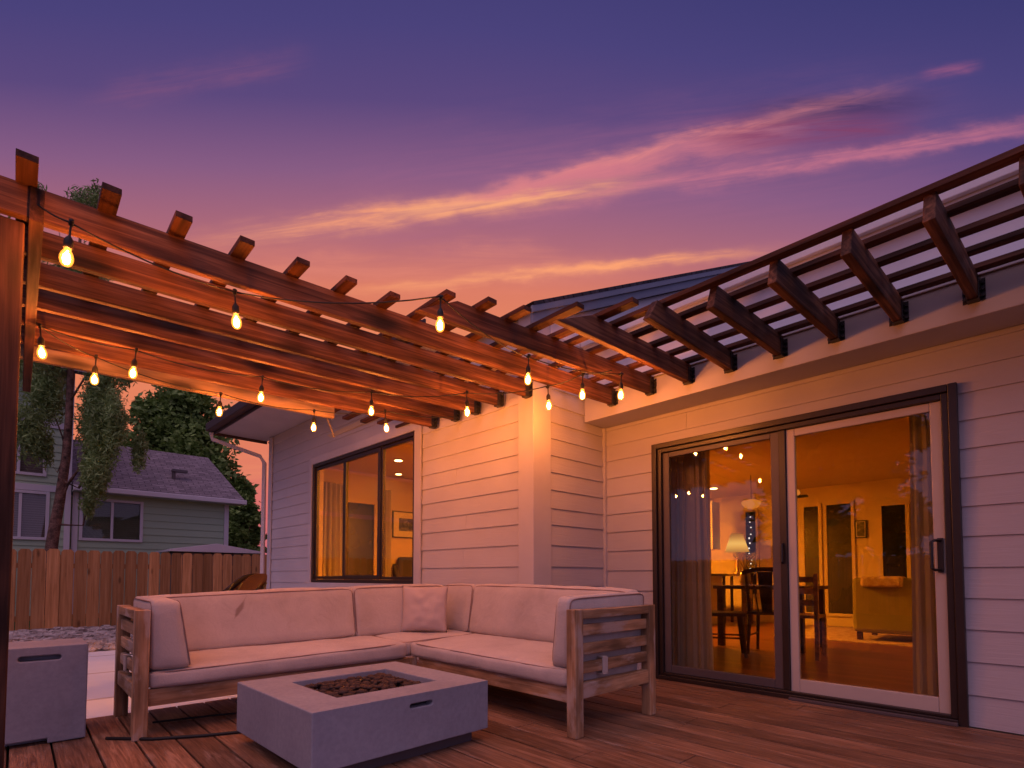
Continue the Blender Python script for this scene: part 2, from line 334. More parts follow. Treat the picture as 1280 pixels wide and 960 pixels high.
mat('hardwood_floor', (0.2, 0.07, 0.02), 0.3, 0.45, floor_b)
def curtain_b(t, b):
    b.inputs['Roughness'].default_value = 0.9
    return t.mix(t.noise(t.scl(OC(t), (20, 20, 1)), 2, 3), (0.66, 0.62, 0.55, 1), (0.78, 0.73, 0.66, 1))
mat('curtain_cloth', (0.46, 0.35, 0.24), 0.9, 0.1, curtain_b)
def add_translucent(m, fac, col):
    nt = m.node_tree; b = [n for n in nt.nodes if n.type == 'BSDF_PRINCIPLED'][0]; o = [n for n in nt.nodes if n.type == 'OUTPUT_MATERIAL'][0]
    tl_ = nt.nodes.new('ShaderNodeBsdfTranslucent'); tl_.inputs[0].default_value = (*col, 1); mx = nt.nodes.new('ShaderNodeMixShader'); mx.inputs[0].default_value = fac
    nt.links.new(b.outputs[0], mx.inputs[1]); nt.links.new(tl_.outputs[0], mx.inputs[2]); nt.links.new(mx.outputs[0], o.inputs[0])
add_translucent(MAT['curtain_cloth'], 0.5, (0.8, 0.74, 0.62))
add_translucent(MAT['dark_leaves'], 0.3, (0.14, 0.22, 0.05)); add_translucent(MAT['pale_leaves'], 0.3, (0.2, 0.28, 0.09))
mat('olive_upholstery', (0.24, 0.2, 0.07), 0.9, 0.1, lambda t, b: t.mix(t.noise(OC(t), 8, 4), (0.21, 0.18, 0.06, 1), (0.28, 0.24, 0.09, 1)))
mat('rug_wool', (0.5, 0.36, 0.24), 0.95, 0.05, lambda t, b: t.mix(t.ss(t.noise(OC(t), 12, 5, 0.7), 0.4, 0.6), (0.42, 0.27, 0.16, 1), (0.56, 0.42, 0.28, 1)))
mat('cabinet_paint', (0.6, 0.52, 0.4), 0.5, 0.3, lambda t, b: t.mix(t.noise(OC(t), 3), (0.56, 0.48, 0.36, 1), (0.64, 0.56, 0.44, 1)))
mat('dark_picture', (0.05, 0.05, 0.04), 0.3, 0.4, lambda t, b: t.ramp(t.noise(OC(t), 14, 4, 0.6), [(0.35, (0.03, 0.03, 0.025, 1)), (0.55, (0.12, 0.12, 0.08, 1)), (0.7, (0.3, 0.27, 0.18, 1))]))
mat('night_pane', (0.012, 0.012, 0.012), 0.06, 0.5, lambda t, b: t.mix(t.noise(OC(t), 1.5, 3), (0.008, 0.009, 0.008, 1), (0.02, 0.022, 0.018, 1)))
mat('paper', (0.6, 0.55, 0.42), 0.7, 0.2, lambda t, b: t.mix(t.noise(OC(t), 6), (0.55, 0.5, 0.38, 1), (0.66, 0.6, 0.47, 1)))
mat('sling_grey', (0.06, 0.05, 0.055), 0.8, 0.2, lambda t, b: t.mix(t.noise(OC(t), 40), (0.045, 0.038, 0.042, 1), (0.075, 0.065, 0.07, 1)))
mat('sling_tan', (0.1, 0.05, 0.02), 0.7, 0.2, lambda t, b: t.mix(t.noise(OC(t), 40), (0.09, 0.042, 0.018, 1), (0.14, 0.07, 0.03, 1)))
mat('ceramic', (0.3, 0.2, 0.12), 0.3, 0.5, lambda t, b: t.mix(t.noise(OC(t), 8), (0.2, 0.13, 0.08, 1), (0.35, 0.25, 0.16, 1)))

def emit(name, color, strength):
    m = bpy.data.materials.new(name); m.use_nodes = True; t = NT(m.node_tree)
    e = t.node('ShaderNodeEmission'); e.inputs[0].default_value = (*color, 1); e.inputs[1].default_value = strength
    o = t.node('ShaderNodeOutputMaterial'); t.l.new(e.outputs[0], o.inputs[0]); MAT[name] = m
def bulb_glow():
    m = bpy.data.materials.new('bulb_glass'); m.use_nodes = True; t = NT(m.node_tree)
    lw = t.node('ShaderNodeLayerWeight'); lw.inputs[0].default_value = 0.5
    tr = t.node('ShaderNodeBsdfTransparent'); tr.inputs[0].default_value = (1, 0.90, 0.72, 1)
    gl = t.node('ShaderNodeBsdfGlossy'); gl.inputs['Roughness'].default_value = 0.02
    e = t.node('ShaderNodeEmission'); t.plug(t.ramp(lw.outputs['Facing'], [(0.0, (1.0, 0.50, 0.10, 1)), (0.5, (1.0, 0.40, 0.05, 1)), (1.0, (1.0, 0.24, 0.015, 1))]), e.inputs[0])
    t.plug(t.ss(lw.outputs['Facing'], 0.0, 0.9, 1.25, 0.8), e.inputs[1])
    fr = t.node('ShaderNodeFresnel'); t.plug(t.ss(t.node('ShaderNodeNewGeometry').outputs['Backfacing'], 0, 1, 1.45, 1 / 1.45), fr.inputs[0])
    mx = t.node('ShaderNodeMixShader'); t.l.new(fr.outputs[0], mx.inputs[0]); t.l.new(tr.outputs[0], mx.inputs[1]); t.l.new(gl.outputs[0], mx.inputs[2])
    ad = t.node('ShaderNodeAddShader'); t.l.new(mx.outputs[0], ad.inputs[0]); t.l.new(e.outputs[0], ad.inputs[1])
    o = t.node('ShaderNodeOutputMaterial'); t.l.new(ad.outputs[0], o.inputs[0]); MAT['bulb_glass'] = m
    try: m.cycles.emission_sampling = 'NONE'
    except Exception: pass
bulb_glow()
emit('filament', (1.0, 0.285, 0.055), 1050.0)
emit('room_fill', (1.0, 0.32, 0.018), 75.0)  # emission for the added, unseen lamps that brighten the rooms
emit('kitchen_fill', (1.0, 0.33, 0.018), 1000.0)
emit('den_fill', (1.0, 0.31, 0.014), 800.0)
emit('spot_glow', (1.0, 0.55, 0.2), 26.0)
def shade_glow():
    m = bpy.data.materials.new('shade_glow'); m.use_nodes = True; t = NT(m.node_tree); z = t.sep(OC(t))[2]
    e = t.node('ShaderNodeEmission'); t.plug(t.ramp(t.m('DIVIDE', t.m('SUBTRACT', z, 0.40), 0.33), [(0.0, (1.0, 0.42, 0.05, 1)), (0.45, (1.0, 0.56, 0.12, 1)), (1.0, (0.9, 0.30, 0.02, 1))]), e.inputs[0])
    t.plug(t.ss(t.m('ABSOLUTE', t.m('SUBTRACT', z, 0.54)), 0.0, 0.2, 1.35, 0.6), e.inputs[1])
    o = t.node('ShaderNodeOutputMaterial'); t.l.new(e.outputs[0], o.inputs[0]); MAT['shade_glow'] = m
shade_glow()
emit('pendant_glow', (1.0, 0.30, 0.04), 0.9)
emit('string_dot', (0.9, 0.8, 0.75), 2.0)

def glass(name, tint, refl=1.0):
    m = bpy.data.materials.new(name); m.use_nodes = True; t = NT(m.node_tree)
    tr = t.node('ShaderNodeBsdfTransparent'); tr.inputs[0].default_value = (*tint, 1)
    gl = t.node('ShaderNodeBsdfGlossy'); gl.inputs['Roughness'].default_value = 0.0; gl.inputs[0].default_value = (0.95, 0.95, 0.97, 1)
    fr = t.node('ShaderNodeFresnel'); t.plug(t.ss(t.node('ShaderNodeNewGeometry').outputs['Backfacing'], 0, 1, 1.5, 1 / 1.5), fr.inputs[0])
    k = t.m('MULTIPLY', fr.outputs[0], 1.05 * refl, clamp=True)  # pane reflectance
    mx = t.node('ShaderNodeMixShader'); t.plug(k, mx.inputs[0]); t.l.new(tr.outputs[0], mx.inputs[1]); t.l.new(gl.outputs[0], mx.inputs[2])
    o = t.node('ShaderNodeOutputMaterial'); t.l.new(mx.outputs[0], o.inputs[0]); MAT[name] = m
glass('window_glass', (0.82, 0.80, 0.76))

# ------------------------------------------------------------------ geometry helpers
WM = {}
class MB:
    def __init__(s): s.v = []; s.f = []; s.uv = None
    def quad(s, a, b, c, d):
        i = len(s.v); s.v += [tuple(a), tuple(b), tuple(c), tuple(d)]; s.f.append((i, i + 1, i + 2, i + 3)); return s
    def hexa(s, p):   # 8 points: bottom 4 ccw, top 4 ccw
        i = len(s.v); s.v += [tuple(q) for q in p]
        s.f += [tuple(i + k for k in q) for q in ((3, 2, 1, 0), (4, 5, 6, 7), (0, 1, 5, 4), (1, 2, 6, 5), (2, 3, 7, 6), (3, 0, 4, 7))]; return s
    def box(s, x0, x1, y0, y1, z0, z1):
        return s.hexa([(x0, y0, z0), (x1, y0, z0), (x1, y1, z0), (x0, y1, z0), (x0, y0, z1), (x1, y0, z1), (x1, y1, z1), (x0, y1, z1)])
    def obox(s, o, d, n, s0, s1, t0, t1, z0, z1):   # box in a frame: origin o, along d, outward n
        P = lambda a, b, z: (o[0] + d[0] * a + n[0] * b, o[1] + d[1] * a + n[1] * b, z)
        return s.hexa([P(s0, t0, z0), P(s1, t0, z0), P(s1, t1, z0), P(s0, t1, z0), P(s0, t0, z1), P(s1, t0, z1), P(s1, t1, z1), P(s0, t1, z1)])
    def tube(s, pts, r, n=8, cap=True):
        pts = [Vector(p) for p in pts]; rs = r if isinstance(r, (list, tuple)) else [r] * len(pts)
        base = len(s.v); prev = None
        for k, p in enumerate(pts):
            tg = (pts[min(k + 1, len(pts) - 1)] - pts[max(k - 1, 0)]).normalized()
            if prev is None:
                a = tg.orthogonal().normalized()
            else:
                a = (prev - tg * prev.dot(tg)); a = a.normalized() if a.length > 1e-6 else tg.orthogonal().normalized()
            prev = a; b = tg.cross(a)
            for j in range(n):
                th = 2 * pi * j / n; q = p + (a * cos(th) + b * sin(th)) * rs[k]; s.v.append(tuple(q))
        for k in range(len(pts) - 1):
            for j in range(n):
                s.f.append((base + k * n + j, base + k * n + (j + 1) % n, base + (k + 1) * n + (j + 1) % n, base + (k + 1) * n + j))
        if cap:
            s.f.append(tuple(base + j for j in reversed(range(n)))); s.f.append(tuple(base + (len(pts) - 1) * n + j for j in range(n)))
        return s
    def lathe(s, c, prof, n=20):
        base = len(s.v)
        for r, z in prof:
            for j in range(n):
                th = 2 * pi * j / n; s.v.append((c[0] + r * cos(th), c[1] + r * sin(th), c[2] + z))
        for k in range(len(prof) - 1):
            for j in range(n):
                s.f.append((base + k * n + j, base + k * n + (j + 1) % n, base + (k + 1) * n + (j + 1) % n, base + (k + 1) * n + j))
        s.f.append(tuple(base + j for j in reversed(range(n)))); s.f.append(tuple(base + (len(prof) - 1) * n + j for j in range(n)))
        return s
    def poly_prism(s, pts2, fn0, fn1):   # outline points mapped by two functions to two faces
        i = len(s.v); n = len(pts2)
        s.v += [tuple(fn0(p)) for p in pts2] + [tuple(fn1(p)) for p in pts2]
        s.f.append(tuple(i + k for k in range(n))); s.f.append(tuple(i + n + k for k in reversed(range(n))))
        for k in range(n): s.f.append((i + k, i + n + k, i + n + (k + 1) % n, i + (k + 1) % n))
        return s

def place(o, parent=None, M=None):
    M = M or Matrix.Identity(4)
    COL.objects.link(o)
    if parent is not None:
        o.parent = parent; o.matrix_basis = WM[parent].inverted() @ M
    else: o.matrix_basis = M
    WM[o] = M.copy(); return o
def obj(name, mb, m, parent=None, M=None, bevel=0, smooth=False, origin=None):
    me = bpy.data.meshes.new(name)
    v = mb.v
    if parent is None and M is None and origin is None and v:
        a = np.array(v); lo, hi = a.min(0), a.max(0); origin = ((lo[0] + hi[0]) / 2, (lo[1] + hi[1]) / 2, lo[2])
    if origin is not None:
        v = [(p[0] - origin[0], p[1] - origin[1], p[2] - origin[2]) for p in v]; M = Matrix.Translation(origin)
    me.from_pydata(v, [], mb.f); me.validate(); me.update()
    bm = bmesh.new(); bm.from_mesh(me); bmesh.ops.recalc_face_normals(bm, faces=bm.faces); bm.to_mesh(me); bm.free()
    if isinstance(m, str): m = MAT[m]
    me.materials.append(m)
    if smooth: me.polygons.foreach_set('use_smooth', [True] * len(me.polygons))
    o = bpy.data.objects.new(name, me); place(o, parent, M)
    if bevel:
        b = o.modifiers.new('bevel', 'BEVEL'); b.width = bevel; b.segments = 2; b.limit_method = 'ANGLE'
    return o
def thing(name, label, cat, loc=(0, 0, 0), rz=0, group=None):
    o = bpy.data.objects.new(name, None); o.empty_display_size = 0.2
    place(o, None, Matrix.Translation(loc) @ Matrix.Rotation(rz, 4, 'Z'))
    return tag(o, label, cat, group)
def tag(o, label, cat, group=None):
    o['label'] = label; o['category'] = cat
    if group: o['group'] = group
    return o
def struct(o): o['kind'] = 'structure'; return o
def stuff(o): o['kind'] = 'stuff'; return o
def note(o, label): o['label'] = label; return o
def local(o, root):  # world matrix for a mesh authored in root's local frame
    return WM[root]
def copy_tree(o, parent=None, M=None):
    c = o.copy(); COL.objects.link(c)
    if parent is None:
        c.parent = None; c.matrix_basis = M; WM[c] = M.copy()
    else:
        c.parent = parent; WM[c] = WM[parent] @ c.matrix_basis
    for ch in list(o.children): copy_tree(ch, c)
    return c
def beam(name, p0, p1, w, h, m, parent=None, bevel=0.004, cut0=0.0, cut1=0.0):
    """timber from p0 to p1 (centre of the underside), w wide, h deep; cutN bevels the end (top shortened by cut)"""
    p0, p1 = Vector(p0), Vector(p1); L = (p1 - p0).length; d = (p1 - p0).normalized()
    side = Vector((0, 0, 1)).cross(d)
    side = side.normalized() if side.length > 1e-4 else Vector((0, 1, 0)); up = d.cross(side)
    M = Matrix((( *(d[i], side[i], up[i]), p0[i]) for i in range(3)) ).to_4x4() if False else Matrix([[d[0], side[0], up[0], p0[0]], [d[1], side[1], up[1], p0[1]], [d[2], side[2], up[2], p0[2]], [0, 0, 0, 1]])
    mb = MB()
    mb.hexa([(0, -w / 2, 0), (L, -w / 2, 0), (L, w / 2, 0), (0, w / 2, 0), (cut0, -w / 2, h), (L - cut1, -w / 2, h), (L - cut1, w / 2, h), (cut0, w / 2, h)])
    return obj(name, mb, m, parent, M, bevel)

# ------------------------------------------------------------------ ground, path, deck
ZG = -0.15
g_ = MB(); g_.box(-400, 400, -400, 400, ZG - 0.5, ZG); struct(obj('ground', g_, 'lawn', M=Matrix.Identity(4)))
p_ = MB(); p_.box(-9.15, -4.30, -1.6, 9.0, ZG - 0.05, ZG + 0.012); struct(obj('path', p_, 'path_concrete', M=Matrix.Identity(4)))
d_ = MB()
y = 0.001 - PITCH * 14
XE = -4.22
while y < 4.06:
    y1 = min(y + PITCH - 0.010, 4.075)
    joints = [XE]
    x = XE + random.choice([1.37, 1.95, 2.55, 2.9]) + random.uniform(-.05, .05)
    while x < 2.6:
        joints.append(x); x += random.choice([2.44, 3.05, 3.66])
    joints.append(3.2)
    for a, b in zip(joints[:-1], joints[1:]):
        if b - a > 0.1: d_.box(a + 0.002, b - 0.002, y, y1, -0.03 + random.uniform(-.001, .001), random.uniform(-.0015, 0.0015))
    y += PITCH
deck = struct(obj('deck', d_, 'deck_boards', M=Matrix.Identity(4), bevel=0.003))
u_ = MB(); u_.box(XE + 0.03, 3.1, -2.3, 4.2, ZG - 0.02, -0.034); struct(obj('deck_underframe', u_, 'rubber', M=Matrix.Identity(4)))

# gravel bed between the path and the fence
st = MB()
def pebble(mb, c, r):
    base = len(mb.v); sx, sy, sz = r * random.uniform(.8, 1.5), r * random.uniform(.7, 1.2), r * random.uniform(.45, .75)
    a = random.uniform(0, pi)
    for (ph, n) in ((-0.9, 6), (0, 7), (0.9, 6)):
        pass
    ring = []
    pts = []
    for k, (zz, rr, n) in enumerate(((-.7, .6, 6), (0, 1, 6), (.7, .6, 6))):
        for j in range(n):
            th = 2 * pi * j / n + k * .5; x = rr * cos(th) * sx * random.uniform(.85, 1.15); yy = rr * sin(th) * sy * random.uniform(.85, 1.15)
            pts.append((c[0] + x * cos(a) - yy * sin(a), c[1] + x * sin(a) + yy * cos(a), c[2] + zz * sz))
    mb.v += pts
    for k in range(2):
        for j in range(6): mb.f.append((base + k * 6 + j, base + k * 6 + (j + 1) % 6, base + (k + 1) * 6 + (j + 1) % 6, base + (k + 1) * 6 + j))
    mb.f.append(tuple(base + j for j in reversed(range(6)))); mb.f.append(tuple(base + 12 + j for j in range(6)))
for _ in range(6500):
    pebble(st, (random.uniform(-12.9, -9.15), random.uniform(-1.0, 6.0), ZG + random.uniform(0.01, 0.06)), random.uniform(.04, .10))
gb_ = MB(); gb_.box(-12.95, -9.15, -1.2, 6.2, ZG - .02, ZG + .006); struct(obj('gravel_bed', gb_, 'bark', M=Matrix.Identity(4)))
stuff(obj('gravel', st, 'river_stone', M=Matrix.Identity(4), smooth=False))

# ------------------------------------------------------------------ fences
def fence(name, label, p0, p1, ztop, zbot):
    p0, p1 = Vector((*p0, 0)), Vector((*p1, 0)); L = (p1 - p0).length; d = (p1 - p0) / L; n = Vector((d.y, -d.x, 0))
    root = thing(name, label, 'fence', (p0 + d * L / 2 + Vector((0, 0, zbot))))
    mb = MB(); s = 0
    while s < L - 0.1:
        w = 0.184 + random.uniform(-.006, .006); zt = ztop + random.uniform(-.02, .012); off = random.uniform(-.004, .004); lean = random.uniform(-.006, .006)
        out = [(s, zbot), (s + w, zbot), (s + w + lean, zt - .05), (s + w - .035 + lean, zt), (s + .035 + lean, zt), (s + lean, zt - .05)]
        mb.poly_prism(out, lambda q: p0 + d * q[0] + n * (off) + Vector((0, 0, q[1])), lambda q: p0 + d * q[0] + n * (off + .018) + Vector((0, 0, q[1])))
        s += 0.196
    obj('pickets', mb, 'fence_wood', root, Matrix.Identity(4))
    r = MB()
    for z in (zbot + .25, ztop - .35): r.obox(p0, d, n, 0, L, -.045, -.006, z, z + .09)
    obj('rail', r, 'fence_wood', root, Matrix.Identity(4))
    for k in range(int(L / 2.4) + 1):
        q = MB(); q.obox(p0, d, n, k * 2.4, k * 2.4 + .09, -.14, -.05, zbot, ztop - .1); obj('post', q, 'fence_wood', root, Matrix.Identity(4))
    return root
fence('picket_fence', 'brown dog-eared board fence beyond the path, in front of the green house', (-12.95, -9.0), (-12.95, 12.5), 1.385, ZG - .02)
fence('picket_fence', 'brown board fence behind the lawn, seen only as a reflection', (6.5, -9.0), (-12.95, -9.0), 1.45, ZG - .02)

# ------------------------------------------------------------------ house
house = thing('house', 'white lap-siding house wrapped around the deck, with amber lit rooms', 'house', (-3.0, 5.0, ZG))
I4 = Matrix.Identity(4)
YD = 4.11; XR = -3.081; YB = 3.79
CW = (-3.081, 3.136); DW = (-0.99939, -0.0349); NW = (0.0349, -0.99939)   # the window wall: corner, direction, outward normal
def siding(name, o, d, n, s0, s1, z0, z1, lines, holes, mtl='siding_paint', proud=0.0105, parent=None):
    mb = MB(); zs = [z0] + [z for z in lines if z0 + .01 < z < z1 - .01] + [z1]
    for a, b in zip(zs[:-1], zs[1:]):
        ivs = [(s0, s1)]
        # split the course at openings; a partly covered course is split in height too
        cuts = sorted({a, b} | {h[k] for h in holes for k in (2, 3) if a < h[k] < b})
        for c0, c1 in zip(cuts[:-1], cuts[1:]):
            iv = [(s0, s1)]
            for (h0, h1, hz0, hz1) in holes:
                if hz0 < (c0 + c1) / 2 < hz1:
                    nv = []
                    for p, q in iv:
                        if h0 > p: nv.append((p, min(q, h0)))
                        if h1 < q: nv.append((max(p, h1), q))
                    iv = [(p, q) for p, q in nv if q - p > .004 and not (q <= h0 + 1e-6 and p >= h1)]
            if name == 'wall' and mtl == 'siding_paint' and len(cuts) == 2:
                jr = random.Random(int(a * 1000) + int(s1 * 10)); nv = []
                for p, q in iv:
                    x_ = p + jr.uniform(.5, 3.4)
                    while x_ < q - .4: nv.append((p, x_ - .0012)); p = x_ + .0012; x_ += jr.uniform(2.2, 3.66)
                    nv.append((p, q))
                iv = nv
            for p, q in iv:
                f0 = proud * (1 - (c0 - a) / (b - a)) + .002; f1 = proud * (1 - (c1 - a) / (b - a)) + .002
                P = lambda u_, t_, z: (o[0] + d[0] * u_ + n[0] * t_, o[1] + d[1] * u_ + n[1] * t_, z)
                mb.hexa([P(p, -.02, c0), P(q, -.02, c0), P(q, f0, c0), P(p, f0, c0), P(p, -.02, c1), P(q, -.02, c1), P(q, f1, c1), P(p, f1, c1)])
    return obj(name, mb, mtl, parent, I4)
# door wall
LD = [.005, .189, .382, .57, .754, .936, 1.119, 1.297, 1.467, 1.641, 1.811, 1.977, 2.125, 2.27]
OD = (XR, YD); DD = (1, 0); ND = (0, -1)
DX0, DX1, DZ1 = -2.53 - XR, -0.462 - XR, 2.035       # door opening along the wall
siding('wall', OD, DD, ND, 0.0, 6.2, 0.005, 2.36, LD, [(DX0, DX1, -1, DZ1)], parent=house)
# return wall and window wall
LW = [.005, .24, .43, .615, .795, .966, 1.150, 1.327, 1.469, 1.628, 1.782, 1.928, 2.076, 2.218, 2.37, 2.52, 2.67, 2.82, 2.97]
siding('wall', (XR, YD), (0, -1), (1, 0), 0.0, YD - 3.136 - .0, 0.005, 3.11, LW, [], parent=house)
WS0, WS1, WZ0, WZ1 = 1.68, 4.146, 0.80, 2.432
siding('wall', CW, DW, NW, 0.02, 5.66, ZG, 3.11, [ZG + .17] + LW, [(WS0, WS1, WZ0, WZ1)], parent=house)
# inner wall cores (so no light leaks) with the same openings
def core(o, d, n, s0, s1, z0, z1, holes, t0=-.14, t1=-.022, m='interior_wall', nm='interior_wall'):
    mb = MB(); ss = sorted({s0, s1} | {h[0] for h in holes} | {h[1] for h in holes})
    for a, b in zip(ss[:-1], ss[1:]):
        mid = (a + b) / 2; hz = [(h[2], h[3]) for h in holes if h[0] < mid < h[1]]
        if not hz: mb.obox(o, d, n, a, b, t0, t1, z0, z1)
        else:
            if hz[0][0] > z0: mb.obox(o, d, n, a, b, t0, t1, z0, hz[0][0])
            mb.obox(o, d, n, a, b, t0, t1, hz[0][1], z1)
    return obj(nm, mb, m, house, I4)
core(OD, DD, ND, 0.0, 6.2, -.12, 3.05, [(DX0, DX1, -1, DZ1)])
core(CW, DW, NW, 0.15, 5.64, -.12, 3.1, [(WS0, WS1, WZ0, WZ1)])
q = MB(); q.box(XR - .14, XR - .022, 3.28, YD + .14, -.12, 3.1); obj('interior_wall', q, 'interior_wall', house, I4)
# trim boards
def trim(o, d, n, s0, s1, t0, t1, z0, z1, nm='trim', m='trim_paint', bev=.003):
    q = MB(); q.obox(o, d, n, s0, s1, t0, t1, z0, z1); return obj(nm, q, m, house, I4, bev)
trim(CW, DW, NW, -.022, .145, .0155, .035, ZG, 3.1, 'corner_board')
q = MB(); q.box(XR + .0155, XR + .036, 3.098, 3.315, ZG, 3.1); obj('corner_board', q, 'trim_paint', house, I4, .003)
q = MB(); q.box(XR + .0, XR + .034, YD - .036, YD - .0, 0, 2.30); obj('corner_board', q, 'trim_paint', house, I4, .003)
trim(CW, DW, NW, 5.60, 5.72, .0155, .034, ZG, 3.1, 'corner_board')
# window casing
trim(CW, DW, NW, WS0 - .115, WS0, .0155, .036, WZ0 - .09, 3.08, 'window_casing')
trim(CW, DW, NW, WS1, WS1 + .085, .0155, .036, WZ0 - .09, WZ1 + .10, 'window_casing')
trim(CW, DW, NW, WS0 + .001, WS1 - .001, .0155, .034, WZ1, WZ1 + .10, 'window_casing')
trim(CW, DW, NW, WS0 + .001, WS1 - .001, .0155, .042, WZ0 - .09, WZ0, 'window_casing')
# smooth band the pergola hangs from
q = MB(); q.box(XR + .016, 3.1, YB, YD - .016, 2.300, 2.52); obj('header_band', q, 'trim_paint', house, I4, .004)
q = MB(); q.box(XR + .016, 3.1, YB - .012, YD - .02, 2.522, 2.545); obj('flashing', q, 'trim_paint', house, I4, .002)
siding('wall', (XR, YB + .07), DD, ND, 0.016, 6.1, 2.545, 3.02, [2.70, 2.86], [], 'skylit_paint', parent=house)
q = MB(); q.box(XR + .02, 3.3, YB - .02, YB + .06, 2.955, 3.075); obj('fascia', q, 'skylit_paint', house, I4, .003)
q = MB(); q.box(XR + .02, 3.3, YB - .06, YB - .021, 2.985, 3.085); obj('gutter', q, 'skylit_paint', house, I4, .006)
q = MB(); q.box(3.02, 3.14, 3.9, 12.4, -.12, 3.1); obj('wall', q, 'siding_paint', house, I4)
# gable above the return wall and its rake
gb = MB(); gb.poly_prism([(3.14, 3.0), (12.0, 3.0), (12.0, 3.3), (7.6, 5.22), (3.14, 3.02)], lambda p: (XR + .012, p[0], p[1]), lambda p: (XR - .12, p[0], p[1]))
obj('gable_wall', gb, 'skylit_paint', house, I4)
def rake(y0, z0, y1, z1, x0, x1, th, nm, m):
    q = MB(); q.hexa([(x0, y0, z0 - th), (x1, y0, z0 - th), (x1, y1, z1 - th), (x0, y1, z1 - th), (x0, y0, z0), (x1, y0, z0), (x1, y1, z1), (x0, y1, z1)]); return obj(nm, q, m, house, I4, .003)
rake(3.04, 3.085, 7.6, 5.345, -3.022, -2.998, .12, 'rake_board', 'dark_trim')
rake(3.02, 3.10, 7.6, 5.37, -2.9975, -2.975, .06, 'rake_trim', 'dark_trim')
rake(12.2, 3.085, 7.62, 5.345, -3.022, -2.998, .12, 'rake_board', 'dark_trim')
def roofslab(name, quad, th, m, parent, uvs=None):
    a, b, c, d = [Vector(p) for p in quad]; n = (b - a).cross(d - a).normalized()
    if n.z < 0: n = -n
    mb = MB(); mb.hexa([p - n * th for p in (a, b, c, d)] + [a, b, c, d])
    o = obj(name, mb, m, parent, I4)
    me = o.data; uvl = me.uv_layers.new(name='UVMap'); ex = (b - a).normalized(); ey = n.cross(ex)
    inv = o.matrix_basis
    for lp in me.loops:
        p = me.vertices[lp.vertex_index].co - a; uvl.data[lp.index].uv = (p.dot(ex), p.dot(ey))
    return o
roofslab('roof', [(-9.2, 3.02, 3.13), (-2.972, 3.02, 3.13), (-2.972, 7.6, 5.40), (-9.2, 7.6, 5.40)], .03, 'dark_shingles', house)
roofslab('roof', [(-2.972, 12.2, 3.13), (-9.2, 12.2, 3.13), (-9.2, 7.6, 5.40), (-2.972, 7.6, 5.40)], .03, 'dark_shingles', house)
roofslab('roof', [(-2.95, YB - .06, 3.09), (3.4, YB - .06, 3.09), (3.4, 8, 4.9), (-2.95, 8, 4.9)], .03, 'dark_shingles', house)
# eaves over the window wall
def eave(s0, s1, over, zs=3.115):
    q = MB(); q.obox(CW, DW, NW, s0, s1, -.05, over - .022, zs, zs + .02); obj('soffit', q, 'trim_paint', house, I4)
    q = MB(); q.obox(CW, DW, NW, s0, s1, over - .02, over, zs - .045, zs + .13); obj('fascia', q, 'eave_brown', house, I4, .003)
    q = MB(); q.obox(CW, DW, NW, s0, s1, over + .001, over + .11, zs - .01, zs + .11); obj('gutter', q, 'eave_brown', house, I4, .012)
eave(2.75, 6.02, .76); eave(.95, 2.74, .44)
q = MB(); q.obox(CW, DW, NW, 6.021, 6.045, -.05, .76, 3.07, 3.25); obj('fascia', q, 'eave_brown', house, I4, .003)
# roof continues forward over the eave
P = lambda s, tt, z: (CW[0] + DW[0] * s + NW[0] * tt, CW[1] + DW[1] * s + NW[1] * tt, z)
roofslab('roof', [P(6.05, .80, 3.255), P(2.75, .80, 3.255), P(2.75, -.2, 3.29), P(6.05, -.2, 3.29)], .02, 'dark_shingles', house)
# downspout at the far corner
dsp = MB()
A = [P(5.98, .80, 3.09), P(5.98, .78, 2.99), P(5.79, .14, 2.80), P(5.785, .075, 2.70), P(5.785, .075, 0.05)]
dsp.tube(A, .038, 4)
obj('downspout', dsp, 'trim_paint', house, I4, .004)
# wall ends closing the wing
q = MB(); q.obox(CW, DW, NW, 5.66, 5.70, -9.0, -.0, ZG, 3.2); obj('wall', q, 'siding_paint', house, I4)

# sliding door ----------------------------------------------------
door = bpy.data.objects.new('sliding_door', None); place(door, house, Matrix.Translation((-1.5, YD, 0)))
def rect_frame(nm, x0, x1, z0, z1, w, yf, yb, m, parent, wb=None, wt=None, bev=.004, inner=None):
    wb = wb or w; wt = wt or w; q = MB()
    q.box(x0, x0 + w, yf, yb, z0, z1); q.box(x1 - w, x1, yf, yb, z0, z1)
    q.box(x0 + w + .0005, x1 - w - .0005, yf + .001, yb - .001, z1 - wt, z1 - .0005); q.box(x0 + w + .0005, x1 - w - .0005, yf + .001, yb - .001, z0, z0 + wb)
    return obj(nm, q, m, parent, I4, bev)
rect_frame('outer_frame', -2.538, -.455, .0, 2.043, .045, YD - .045, YD + .10, 'frame_bronze', door, wb=.035)
rect_frame('inner_frame', -2.492, -.501, .036, 1.997, .035, YD - .022, YD + .09, 'frame_bronze', door, wb=.02)
rect_frame('fixed_panel', -2.456, -1.487, .057, 1.961, .060, YD + .006, YD + .036, 'frame_grey', door, wb=.066, wt=.042)
q = MB(); q.box(-1.486, -1.438, YD - .006, YD + .040, .057, 1.961); obj('meeting_post', q, 'frame_bronze', door, I4, .004)
rect_frame('sliding_panel', -1.437, -.537, .040, 1.961, .058, YD + .008, YD + .045, 'frame_white', door, wb=.105, wt=.055)
q = MB(); q.box(-1.43, -.50, YD - .075, YD - .046, .002, .022); obj('sill_track', q, 'frame_grey', door, I4, .003)
q = MB(); q.box(-2.396, -1.547, YD + .017, YD + .025, .123, 1.919); note(obj('pane', q, 'window_glass', door, I4), 'clear pane of the dark framed panel on the left')
